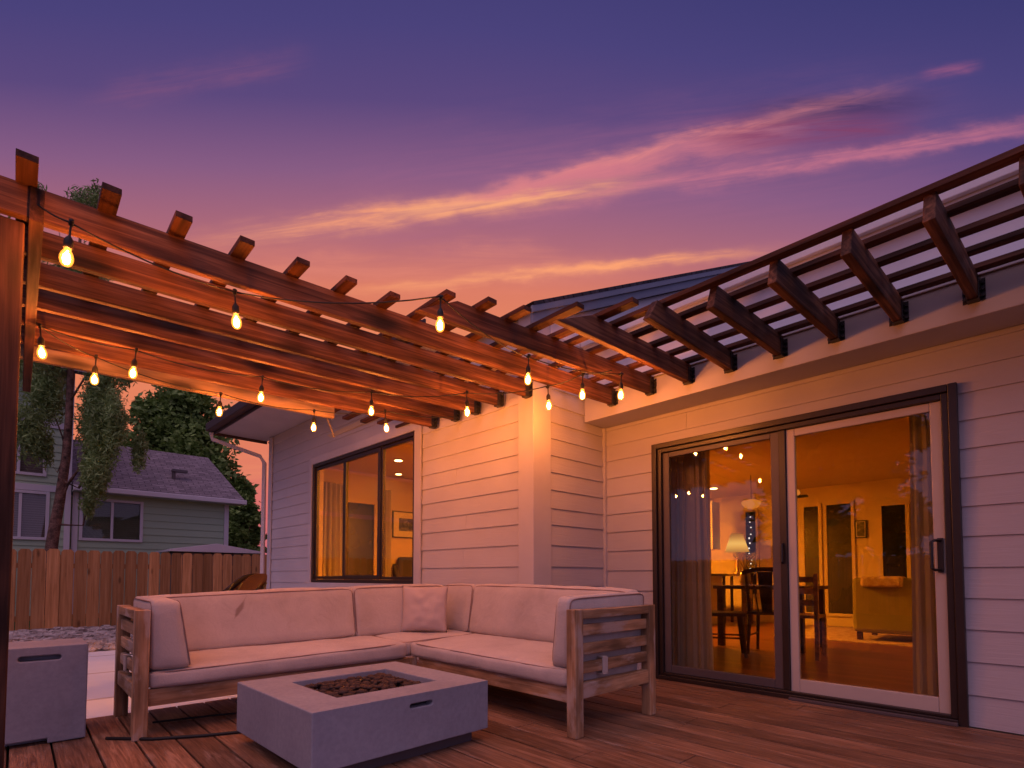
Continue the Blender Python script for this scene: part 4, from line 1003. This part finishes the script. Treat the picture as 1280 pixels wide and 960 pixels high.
# ------------------------------------------------------------------ neighbour's house
nb = thing('green_house', 'green sided house with grey shingle roof beyond the board fence', 'house', (-20, 1, ZG))
def gsiding(o, d, n, s0, s1, z0, z1, holes):
    return siding('wall', o, d, n, s0, s1, z0, z1, [z0 + .2 * k for k in range(1, 45)], holes, 'green_paint', .02, nb)
XN = -17.8
gsiding((XN, 4.70), (0, -1), (1, 0), 0, 3.62, ZG, 3.15, [(4.70 - 2.475, 4.70 - 1.236, 1.896, 2.891)])
def nwindow(x, y0, y1, z0, z1, mid=True):
    w = bpy.data.objects.new('window', None); place(w, nb, Matrix.Translation((x, (y0 + y1) / 2, z0)))
    q = MB(); f_ = .07
    q.box(x - .02, x + .05, y0 - f_, y0, z0 - f_, z1 + f_); q.box(x - .02, x + .05, y1, y1 + f_, z0 - f_, z1 + f_); q.box(x - .02, x + .049, y0 + .001, y1 - .001, z1, z1 + f_); q.box(x - .02, x + .055, y0 + .001, y1 - .001, z0 - f_, z0)
    if mid: q.box(x - .02, x + .03, (y0 + y1) / 2 - .03, (y0 + y1) / 2 + .03, z0 + .001, z1 - .001)
    obj('frame', q, 'neighbour_trim', w, I4, .004)
    q = MB(); q.box(x - .06, x - .05, y0 + .001, y1 - .001, z0, z1); obj('blind', q, 'blinds', w, I4)
    q = MB(); q.box(x - .03, x - .024, y0 + .001, y1 - .001, z0, z1); obj('pane', q, 'window_glass', w, I4)
nwindow(XN, 1.236, 2.475, 1.896, 2.891)
q = MB(); q.box(-24, XN - .03, .9, 4.68, ZG, 3.0); obj('wall', q, 'green_paint', nb, I4)
for yy in (4.60, 1.02): q = MB(); q.box(XN - .0, XN + .05, yy, yy + .12, ZG, 3.12); obj('corner_board', q, 'neighbour_trim', nb, I4)
roofslab('roof', [(-17.45, 1.0, 3.20), (-17.45, 5.10, 3.20), (-20.8, 4.82, 5.06), (-20.8, 1.0, 5.06)], .06, 'grey_shingles', nb)
roofslab('roof', [(-24.2, 5.10, 3.20), (-24.2, 1.0, 3.20), (-20.8, 1.0, 5.06), (-20.8, 4.82, 5.06)], .06, 'grey_shingles', nb)
q = MB(); q.poly_prism([(-24.0, 3.0), (-17.8, 3.0), (-17.8, 3.02), (-20.8, 4.9), (-24.0, 3.1)], lambda p: (p[0], 4.68, p[1]), lambda p: (p[0], 4.60, p[1])); obj('gable', q, 'green_paint', nb, I4)
q = MB(); q.box(-17.46, -17.36, 1.0, 5.12, 3.08, 3.22); obj('gutter', q, 'neighbour_trim', nb, I4, .02)
q = MB(); q.box(-17.8, -17.46, 1.0, 5.05, 3.08, 3.10); obj('soffit', q, 'neighbour_trim', nb, I4)
q = MB(); q.tube([(-18.6, 3.40, 3.75), (-18.6, 3.40, 4.10)], .05, 8); q.box(-18.7, -18.5, 3.35, 3.75, 4.05, 4.12); obj('vent', q, 'frame_grey', nb, I4)
# two-storey part
XN2 = -17.7
gsiding((XN2, .98), (0, -1), (1, 0), 0, 8.0, ZG, 6.2, [(.98 - .50, .98 + .45, 1.85, 2.95), (.98 - .42, .98 + .5, 3.45, 4.35)])
q = MB(); q.box(-24, XN2 - .08, -7.0, .95, ZG, 6.1); obj('wall', q, 'green_paint', nb, I4)
nwindow(XN2, -.44, .50, 1.86, 2.94); nwindow(XN2, -.48, .42, 3.46, 4.34)
q = MB(); q.box(XN2, XN2 + .05, .86, .98, ZG, 6.2); obj('corner_board', q, 'neighbour_trim', nb, I4)
q = MB(); q.box(XN2 + .001, XN2 + .045, -7, .85, 3.02, 3.18); obj('belt_board', q, 'neighbour_trim', nb, I4)
q = MB(); q.box(XN2 + .001, XN2 + .045, -7, .85, 4.65, 4.80); obj('belt_board', q, 'neighbour_trim', nb, I4)
roofslab('roof', [(-17.2, -7.4, 6.1), (-17.2, 1.4, 6.1), (-21, .2, 8.0), (-21, -6, 8.0)], .08, 'grey_shingles', nb)
# low shed behind the fence
sh = thing('garden_shed', 'white trimmed low gabled shed roof peeking over the board fence', 'shed', (-14.2, 3.2, ZG))
q = MB(); q.box(-15.4, -14.0, 2.62, 4.35, ZG, 1.42); obj('wall', q, 'frame_grey', sh, I4)
q = MB(); q.poly_prism([(2.50, 1.45), (4.45, 1.45), (4.45, 1.50), (3.45, 1.66), (2.50, 1.50)], lambda p: (-13.9, p[0], p[1]), lambda p: (-15.5, p[0], p[1])); obj('roof', q, 'neighbour_trim', sh, I4, .006)

# ------------------------------------------------------------------ trees
def leaves(clumps, size, seed, elong=1.6, droop=0.0, up=0.0):
    r = np.random.default_rng(seed); V = []; n_tot = 0
    for (c, rad, n) in clumps:
        d = r.normal(size=(n, 3)); d /= np.linalg.norm(d, axis=1)[:, None]
        rr = r.random(n) ** 0.45; sub = r.normal(size=(max(5, n // 35), 3)); sub /= np.linalg.norm(sub, axis=1)[:, None]
        # leaves gather around twig tips inside the clump
        tip = sub * (r.random((len(sub), 1)) ** .4); k = r.integers(0, len(sub), n)
        P_ = tip[k] * .78 + d * rr[:, None] * .62
        P_ = P_ * np.array(rad) + np.array(c)
        a = r.normal(size=(n, 3)); a[:, 2] = a[:, 2] * .6 + up - droop; a /= np.linalg.norm(a, axis=1)[:, None]
        b = np.cross(a, r.normal(size=(n, 3))); b /= np.linalg.norm(b, axis=1)[:, None]
        s = size * (.6 + .8 * r.random((n, 1)))
        A = a * s * elong * .5; B = b * s * .5
        V.append(np.stack([P_ - A, P_ + B * .8, P_ + A, P_ - B * .8], axis=1).reshape(-1, 3)); n_tot += n
    V = np.concatenate(V); F = np.arange(n_tot * 4).reshape(-1, 4); mb = MB(); mb.v = V.tolist(); mb.f = F.tolist(); return mb
def tree_mesh(name, mb, m, parent):
    me = bpy.data.meshes.new(name); me.from_pydata(mb.v, [], mb.f); me.update(); me.materials.append(MAT[m]); o = bpy.data.objects.new(name, me); place(o, parent, I4); return o
def at(base, lat, h, dep=0): return Vector(base) + RT * lat + F0 * dep + Vector((0, 0, h))
# tall loose tree just behind the fence
tb_ = Vector((-15.15, .42, ZG)); k_ = 11.5 / 661
def L2(px, py, dep=0): return tuple(at((-15.15, .60, 0), (px - 68) * k_, .88 + (720 - py) * k_, dep))
tr = thing('tall_tree', 'tall loose-branched tree with leaning bare trunk behind the fence', 'tree', tuple(tb_))
q = MB()
q.tube([L2(56, 770), L2(62, 700), L2(66, 665), L2(72, 625), L2(78, 570), L2(80, 520), L2(80, 440), L2(84, 330), L2(88, 250)], [.13, .115, .105, .095, .08, .07, .06, .04, .015], 10)
for a, b_, c_, r_ in (((76, 600), (98, 610), (135, 540), .03), ((78, 610), (100, 590), (120, 500), .028), ((79, 570), (58, 540), (50, 480), .025), ((72, 630), (85, 600), (100, 560), .03),
                      ((80, 500), (110, 470), (130, 400), .025), ((80, 520), (62, 500), (40, 440), .025), ((68, 655), (92, 655), (110, 590), .025), ((82, 400), (96, 350), (100, 280), .02), ((82, 380), (60, 330), (30, 250), .02),
                      ((79, 560), (70, 590), (58, 570), .018)):
    q.tube([L2(*a), L2(*b_, random.uniform(-.3, .3)), L2(*c_, random.uniform(-.6, .6))], [r_, r_ * .7, r_ * .3], 6)
obj('trunk', q, 'bark', tr, I4, smooth=True)
cl = []
def C(px, py, rx, ry, n, dep=0): cl.append((L2(px, py, dep), (rx * k_, rx * k_ * .9, ry * k_), n))
for (px, py, rx, ry, n) in ((52, 490, 20, 34, 1500), (44, 540, 20, 40, 1400), (56, 560, 10, 24, 350), (118, 480, 22, 40, 1900), (104, 530, 20, 50, 2100), (130, 540, 20, 48, 1900), (146, 530, 16, 40, 1100), (114, 590, 16, 34, 1000),
                            (128, 600, 16, 30, 1000), (98, 628, 9, 20, 350), (156, 560, 10, 26, 500), (60, 430, 26, 34, 1300), (110, 420, 24, 40, 1500), (150, 460, 12, 24, 500), (86, 250, 20, 26, 600), (92, 225, 9, 24, 260), (12, 225, 16, 22, 300), (24, 210, 5, 20, 90),
                            (60, 320, 34, 30, 900), (100, 340, 28, 40, 900), (20, 300, 30, 30, 500), (20, 440, 20, 50, 900)):
    C(px, py, rx, ry, n, random.uniform(-.35, .35))
tree_mesh('crown', leaves([(c_, r_, int(n_ * 1.7)) for c_, r_, n_ in cl], .034, 3, 3.8, up=.9), 'pale_leaves', tr)
def round_tree(name, label, px, d, top, half, seed, m, n, size, bottom=0.0, cat='tree'):
    base = F0 * d + RT * ((px - 640) / 661 * d); H = .88 + (720 - top) / 661 * d - ZG; hw = half / 661 * d
    r = thing(name, label, cat, (base.x, base.y, ZG)); b0 = Vector((base.x, base.y, ZG)); R_ = random.Random(seed)
    q = MB(); q.tube([b0, b0 + Vector((.1, .05, H * .35)), b0 + Vector((-.1, .1, H * .8))], [H * .035, H * .025, H * .008], 10)
    cl = []
    for k in range(110):
        a = R_.uniform(0, 2 * pi); t_ = R_.uniform(.12 + bottom, .97); wid = hw * (max(.05, 1 - ((t_ - .42) / .58) ** 2)) ** .6 * (.9 if t_ > .42 else .95)
        rr = wid * R_.uniform(.25, .88); c = b0 + Vector((cos(a) * rr, sin(a) * rr, H * t_)); s = hw * R_.uniform(.20, .36)
        cl.append((tuple(c), (s, s, s * .8), n // 110))
        if k % 4 == 0: q.tube([b0 + Vector((0, 0, H * max(.15, t_ - .25))), c], [H * .012, H * .004], 6)
    obj('trunk', q, 'bark', r, I4, smooth=True)
    tree_mesh('crown', leaves(cl, size, seed, 1.5), m, r); return r
round_tree('broad_tree', 'broad round leafy tree rising behind the grey roof', 222, 27, 486, 84, 11, 'dark_leaves', 46000, .20)
round_tree('small_tree', 'narrow dark tree between the green house and the white house', 303, 24, 596, 27, 12, 'dark_leaves', 14000, .16)
round_tree('broad_tree', 'dark tree at the left behind the green house, mostly hidden by the post', 20, 24, 430, 60, 15, 'dark_leaves', 12000, .2)
for i, (x, y, h, w) in enumerate(((-6, -13, 7, 3.2), (1, -14, 8, 3.6))):
    r = thing('garden_tree', ['round tree behind the back fence, seen only as a reflection', 'tallest tree behind the back fence, seen only as a reflection'][i], 'tree', (x, y, ZG)); R_ = random.Random(40 + i); b0 = Vector((x, y, ZG))
    q = MB(); q.tube([b0, b0 + Vector((.1, 0, h * .8))], [.18, .04], 8); obj('trunk', q, 'bark', r, I4)
    cl = [(tuple(b0 + Vector((R_.uniform(-w, w) * .7, R_.uniform(-w, w) * .7, h * R_.uniform(.3, .95)))), (w * .35, w * .35, w * .28), 260) for _ in range(30)]
    tree_mesh('crown', leaves(cl, .26, 50 + i, 1.5), 'dark_leaves', r)

# ------------------------------------------------------------------ interior
def curtain(label, x0, x1, y, z0, z1, folds, group=None):
    n = folds * 8; f = []; mb = MB()
    def pt(k, z, off):
        t_ = k / n; fl = 1 + .25 * (1 - (z - z0) / (z1 - z0)); a = t_ * folds * 2 * pi
        return ((x0 + x1) / 2 + (t_ - .5) * (x1 - x0) * fl + .006 * sin(a * 2.3), y + .028 * sin(a) + .01 * sin(a * .37 + 1) + off, z)
    zs = np.linspace(z0, z1, 9)
    for i in range(8):
        for k in range(n):
            A_ = [pt(k, zs[i], 0), pt(k + 1, zs[i], 0), pt(k + 1, zs[i], .003), pt(k, zs[i], .003), pt(k, zs[i + 1], 0), pt(k + 1, zs[i + 1], 0), pt(k + 1, zs[i + 1], .003), pt(k, zs[i + 1], .003)]
            mb.hexa(A_)
    return tag(obj('curtain', mb, 'curtain_cloth', smooth=False), label, 'curtain', group)
curtain('tan curtain gathered at the left side inside the sliding door', -2.56, -2.20, 4.40, .05, 2.38, 6)
curtain('tan curtain gathered at the right side inside the sliding door', -.74, -.48, 4.40, .05, 2.38, 5)
def disc_lamp(nm, label, loc, r, m, group=None):
    t_ = thing(nm, label, 'ceiling light', loc, group=group); T = WM[t_]
    q = MB(); q.lathe((0, 0, 0), [(r + .02, -.008), (r + .02, 0)], 24); obj('trim_ring', q, 'frame_white', t_, T)
    q = MB(); q.lathe((0, 0, -.012), [(r, 0), (r, .0035)], 24); obj('lens', q, m, t_, T); return t_
G_ = 'recessed ceiling lights'
disc_lamp('recessed_light', 'recessed ceiling light near the kitchen, brighter of the two beyond the left pane', (-4.384, 9.045, 2.458), .06, 'spot_glow', G_)
disc_lamp('recessed_light', 'recessed ceiling light farthest back over the kitchen', (-5.10, 9.90, 2.458), .06, 'spot_glow', G_)
disc_lamp('recessed_light', 'round bright recessed light in the den, upper one in the window', (-7.27, 4.357, 2.718), .06, 'spot_glow', G_)
disc_lamp('recessed_light', 'round recessed light in the den, farther and lower one in the window', (-8.25, 4.95, 2.718), .05, 'spot_glow', G_)
disc_lamp('fill_lamp', 'large disc lamp added to light the dining room, out of frame', (.35, 6.3, 2.458), .28, 'room_fill')  # this and the next discs are added, out of view, to light the rooms
disc_lamp('fill_lamp', 'disc lamp added to light the living room, out of frame', (1.2, 8.8, 2.458), .16, 'room_fill')
disc_lamp('fill_lamp', 'unseen disc lamp added to light the kitchen, hidden by the wall', (-5.3, 7.2, 2.458), .22, 'kitchen_fill')
disc_lamp('fill_lamp', 'unseen disc lamp added to light the den, hidden by the wall', (-4.6, 4.9, 2.718), .26, 'den_fill')
# dark windows on the back wall
def dark_window(label, x0, x1, z0, z1, y=10.3):
    r = thing('dark_window', label, 'window', ((x0 + x1) / 2, y, z0)); q = MB(); f_ = .05
    q.box(x0 - f_, x0, y - .03, y, z0 - f_, z1 + f_); q.box(x1, x1 + f_, y - .03, y, z0 - f_, z1 + f_); q.box(x0 + .001, x1 - .001, y - .03, y, z1, z1 + f_); q.box(x0 + .001, x1 - .001, y - .03, y, z0 - f_, z0)
    obj('frame', q, 'interior_wall', r, I4); q = MB(); q.box(x0 + .001, x1 - .001, y - .012, y - .004, z0, z1); obj('pane', q, 'night_pane', r, I4); return r
dark_window('tall dark window behind the dining table, beside the hanging bar light', -3.31, -3.08, .25, 2.12)
dark_window('tall dark window just left of the small wall picture', -2.95, -2.58, .25, 2.12)
dark_window('tall dark window above the olive sofa', -2.145, -1.83, .25, 2.03)
dark_window('narrow dark window right of the table lamp with strings of dots', -4.35, -4.16, .55, 2.12)
dots = MB()
for k in range(14):
    z = 2.0 - k * .10 + random.uniform(-.02, .02); x = -4.27 + random.uniform(-.025, .025); dots.box(x - .009, x + .009, 10.27, 10.285, z, z + random.uniform(.015, .035))
tag(obj('bead_string', dots, 'string_dot'), 'string of tiny pale dots hanging in the narrow dark window', 'decoration')
def picture(label, c, w, h, axis, m='dark_picture', fr='black_metal', matw=.06):
    r = thing('wall_picture', label, 'picture', c); q = MB(); q2 = MB(); q3 = MB()
    if axis == 'y':
        q.box(c[0] - w / 2, c[0] + w / 2, c[1] - .03, c[1], c[2], c[2] + h); q2.box(c[0] - w / 2 + .02, c[0] + w / 2 - .02, c[1] - .034, c[1] - .0305, c[2] + .02, c[2] + h - .02); q3.box(c[0] - w / 2 + matw, c[0] + w / 2 - matw, c[1] - .038, c[1] - .0345, c[2] + matw, c[2] + h - matw)
    else:
        q.box(c[0], c[0] + .03, c[1] - w / 2, c[1] + w / 2, c[2], c[2] + h); q2.box(c[0] + .0305, c[0] + .034, c[1] - w / 2 + .02, c[1] + w / 2 - .02, c[2] + .02, c[2] + h - .02); q3.box(c[0] + .0345, c[0] + .038, c[1] - w / 2 + matw, c[1] + w / 2 - matw, c[2] + matw, c[2] + h - matw)
    obj('frame', q, fr, r, I4, .003); obj('mount', q2, 'paper', r, I4); obj('print', q3, m, r, I4); return r
picture('small dark framed picture on the back wall between two dark windows', (-2.44, 10.3, 1.52), .17, .30, 'y', matw=.03)
picture('wide framed picture on the den wall over the armchair', (-8.62, 5.40, 1.60), .72, .50, 'x', matw=.13)
# den window, curtains, armchair
r = thing('dark_window', 'wide dark window in the den seen through the side window', 'window', (-8.60, 4.40, .1)); q = MB()
q.box(-8.62, -8.58, 4.02, 4.10, .1, 2.25); q.box(-8.62, -8.58, 4.66, 4.74, .1, 2.25); q.box(-8.62, -8.58, 4.101, 4.659, 2.17, 2.25); obj('frame', q, 'interior_wall', r, I4)
q = MB(); q.box(-8.615, -8.605, 4.101, 4.659, .1, 2.169); obj('pane', q, 'night_pane', r, I4)
def curtain_y(label, y0, y1, x, z0, z1, folds):
    o = curtain(label, y0, y1, 0, z0, z1, folds); o.matrix_basis = Matrix([[0, 1, 0, x], [1, 0, 0, (y0 + y1) / 2], [0, 0, 1, z0], [0, 0, 0, 1]]); WM[o] = o.matrix_basis.copy(); return o
curtain_y('amber curtain at the left of the den window', 3.62, 4.02, -8.5, .1, 2.45, 5)
curtain_y('amber curtain at the right of the den window', 4.74, 4.95, -8.5, .1, 2.45, 4)
ac = thing('armchair', 'dark wing armchair under the picture in the den', 'armchair', (-8.1, 5.25, .02), radians(-20)); T = WM[ac]
q = MB(); q.box(-.30, .30, -.28, .28, .25, .42); obj('seat', q, 'sling_grey', ac, T, .03)
q = MB(); q.hexa([(-.30, -.30, .3), (-.18, -.30, .3), (-.18, .30, .3), (-.30, .30, .3), (-.44, -.27, 1.22), (-.32, -.27, 1.22), (-.32, .27, 1.22), (-.44, .27, 1.22)]); obj('backrest', q, 'sling_grey', ac, T, .04)
for s in (-1, 1):
    q = MB(); q.hexa([(-.28, s * .28, .3), (.28, s * .28, .3), (.28, s * .36, .3), (-.28, s * .36, .3), (-.40, s * .28, 1.1), (.25, s * .28, .62), (.25, s * .36, .62), (-.40, s * .36, 1.1)]); obj('arm', q, 'sling_grey', ac, T, .02)
    for x in (-.24, .24): q = MB(); q.tube([(x, s * .26, 0), (x, s * .24, .25)], .02, 8); obj('leg', q, 'dark_wood', ac, T)
# dining table and chairs
dt = thing('dining_table', 'dark dining table inside, behind the sliding door', 'table', (-2.55, 6.75, .03)); T = WM[dt]
q = MB(); q.box(-.55, .50, -.42, .42, .70, .74); obj('tabletop', q, 'dark_wood', dt, T, .006)
for x in (-.48, .43):
    for y_ in (-.35, .35): q = MB(); q.box(x - .035, x + .035, y_ - .035, y_ + .035, 0, .70); obj('leg', q, 'dark_wood', dt, T, .004)
def dchair(label, loc, rz, m, group):
    r = thing('dining_chair', label, 'chair', loc, rz, group); T = WM[r]
    q = MB(); q.box(-.22, .22, -.21, .21, .43, .465); obj('seat', q, m, r, T, .01)
    for sx in (-1, 1):
        q = MB(); q.tube([(.21, sx * .19, 0), (.17, sx * .17, .43)], [.016, .02], 8); obj('leg', q, m, r, T)
        q = MB(); q.tube([(-.27, sx * .19, 0), (-.19, sx * .18, .43), (-.22, sx * .19, .66), (-.29, sx * .20, .93)], [.015, .021, .018, .014], 8); obj('leg', q, m, r, T)
    q = MB(); q.tube([(-.285, y_, .90 + .03 * (1 - (y_ / .2) ** 2)) for y_ in np.linspace(-.23, .23, 9)], .024, 8); obj('top_rail', q, m, r, T)
    q = MB(); q.hexa([(-.205, -.05, .46), (-.185, -.05, .46), (-.185, .05, .46), (-.205, .05, .46), (-.30, -.075, .90), (-.28, -.075, .90), (-.28, .075, .90), (-.30, .075, .90)]); obj('splat', q, m, r, T, .004)
    for sx in (-1, 1): q = MB(); q.tube([(-.19, sx * .09, .46), (-.285, sx * .13, .90)], .008, 6); obj('spindle', q, m, r, T)
    q = MB(); q.tube([(.19, -.18, .2), (-.23, -.18, .2)], .01, 6); q.tube([(.19, .18, .2), (-.23, .18, .2)], .01, 6); obj('stretcher', q, m, r, T); return r
CG = 'dining chairs inside'
dchair('dark chair at the left end of the dining table, nearest the curtain', (-2.66, 5.66, .03), radians(28), 'dark_wood', CG)
dchair('dark slat-back chair with its back to the glass door', (-2.36, 6.20, .03), radians(100), 'dark_wood', CG)
bn = thing('slat_chair', 'light wood slatted chair at the right end of the dining table', 'chair', (-2.02, 6.12, .03), radians(96)); T = WM[bn]
q = MB(); q.box(-.2, .2, -.2, .2, .42, .45); obj('seat', q, 'light_wood', bn, T, .005)
for sx in (-1, 1):
    q = MB(); q.box(-.2, -.16, sx * .18 - .02, sx * .18 + .02, 0, .88); obj('leg', q, 'light_wood', bn, T, .003)
    q = MB(); q.box(.16, .2, sx * .18 - .02, sx * .18 + .02, 0, .42); obj('leg', q, 'light_wood', bn, T, .003)
for z in (.55, .67, .79): q = MB(); q.box(-.19, -.17, -.159, .159, z, z + .06); obj('back_slat', q, 'light_wood', bn, T, .003)
q = MB(); q.lathe((0, 0, 0), [(.05, 0), (.07, .05), (.06, .14), (.03, .19), (.035, .21)], 16)
for k in range(9):
    a = k * .7; q.tube([(0, 0, .2), (.08 * cos(a), .08 * sin(a), .32), (.14 * cos(a) , .14 * sin(a), .36 + .02 * (k % 3))], .004, 4)
v_ = obj('vase', q, 'ceramic', None, Matrix.Translation((-2.9, 6.8, .771))); tag(v_, 'small vase with twigs standing on the dark dining table', 'vase')
# chandelier, pendant bowl
ch = thing('chandelier', 'slim bar chandelier hanging on a cord over the dining table', 'chandelier', (-2.215, 6.65, 2.46)); 
q = MB(); q.tube([(-2.215, 6.65, 2.46), (-2.215, 6.65, 1.86)], .006, 6); obj('cord', q, 'rubber', ch, I4)
q = MB(); q.box(-2.40, -2.10, 6.62, 6.68, 1.80, 1.825); obj('bar', q, 'black_metal', ch, I4)
q = MB(); q.lathe((-2.25, 6.65, 1.826), [(.05, 0), (.075, .03), (.06, .07), (.02, .08)], 16); obj('shade', q, 'pendant_glow', ch, I4, smooth=True)
pd = thing('pendant_lamp', 'glowing orange pendant bowl hanging near the kitchen', 'pendant lamp', (-3.42, 8.3, 2.46))
q = MB(); q.tube([(-3.42, 8.3, 2.46), (-3.42, 8.3, 2.08)], .005, 6); obj('cord', q, 'rubber', pd, I4)
q = MB(); q.lathe((-3.42, 8.3, 1.93), [(.03, 0), (.09, .02), (.13, .06), (.145, .10), (.13, .12), (.02, .15)], 20); obj('bowl', q, 'pendant_glow', pd, I4, smooth=True)
# kitchen counter, cabinet, side table, lamp
kc = thing('kitchen_counter', 'kitchen counter with dark top beyond the left curtain', 'counter', (-4.85, 8.9, .03)); T = WM[kc]
q = MB(); q.box(-.95, .45, -.45, .45, 0, .86); obj('cabinet', q, 'cabinet_paint', kc, T, .004)
q = MB(); q.box(-.97, .52, -.50, .50, .861, .90); obj('countertop', q, 'dark_wood', kc, T, .004)
for i, (x, y_, h) in enumerate(((-4.55, 8.55, .28), (-4.68, 8.70, .22), (-4.82, 8.6, .32), (-4.60, 8.85, .18))):
    q = MB(); q.lathe((0, 0, 0), [(.035, 0), (.038, .02), (.038, h * .6), (.014, h * .75), (.014, h)], 14)
    b_ = obj('bottle', q, 'dusk_window', None, Matrix.Translation((x, y_, .931))); tag(b_, ['dark bottle at the right front of the counter', 'second bottle along the counter', 'tallest bottle on the kitchen counter', 'shortest jar at the back of the counter'][i], 'bottle', 'bottles on the kitchen counter')
gc = thing('glass_cabinet', 'cream wall cabinet with dark shelves lit from above', 'cabinet', (-4.62, 9.15, 1.38)); T = WM[gc]
q = MB(); q.box(-.16, .16, -.02, .28, 0, .86); obj('body', q, 'cabinet_paint', gc, T, .004)
q = MB(); q.box(-.12, .10, -.030, -.0205, .12, .68); obj('door_glass', q, 'dusk_window', gc, T)
q = MB(); q.box(-.10, .08, -.036, -.031, .36, .44); obj('shelf', q, 'paper', gc, T)
stb = thing('side_table', 'small dark side table under the lit table lamp', 'side table', (-4.23, 9.6, .03)); T = WM[stb]
q = MB(); q.box(-.22, .22, -.2, .2, .86, .90); obj('top', q, 'dark_wood', stb, T, .004)
for x in (-.18, .18):
    for y_ in (-.16, .16): q = MB(); q.box(x - .02, x + .02, y_ - .02, y_ + .02, 0, .859); obj('leg', q, 'dark_wood', stb, T)
tl = thing('table_lamp', 'table lamp with glowing cone shade beside the narrow dark window', 'lamp', (-4.23, 9.6, .931)); T = WM[tl]
q = MB(); q.lathe((0, 0, 0), [(.07, 0), (.07, .02), (.02, .05), (.045, .15), (.02, .27), (.012, .40)], 16); obj('base', q, 'brass', tl, T, smooth=True)
q = MB(); q.lathe((0, 0, .40), [(.21, 0), (.10, .33)], 24); obj('shade', q, 'shade_glow', tl, T, smooth=True)
# living-room sofa and rug
q = MB(); q.box(-3.0, -.6, 7.9, 9.9, .031, .043); tag(obj('rug', q, 'rug_wool'), 'pale patterned rug under the olive sofa', 'rug')
lv = thing('olive_sofa', 'olive green sofa seen from behind on the rug', 'sofa', (-1.45, 8.6, .043)); T = WM[lv]
q = MB(); q.box(-.62, .9, -.42, -.18, .10, .82); obj('backrest', q, 'olive_upholstery', lv, T, .05)
q = MB(); q.box(-.60, .88, -.18, .45, .12, .42); obj('seat', q, 'olive_upholstery', lv, T, .04)
for x in (-.62, .72): q = MB(); q.box(x, x + .18, -.17, .46, .12, .60); obj('arm', q, 'olive_upholstery', lv, T, .04)
for x in (-.55, .85):
    for y_ in (-.36, .4): q = MB(); q.box(x - .03, x + .03, y_ - .03, y_ + .03, 0, .10); obj('leg', q, 'dark_wood', lv, T)
q = MB(); q.box(-.50, -.05, -.50, -.20, .70, .84); obj('throw_blanket', q, 'rug_wool', lv, T, .03)
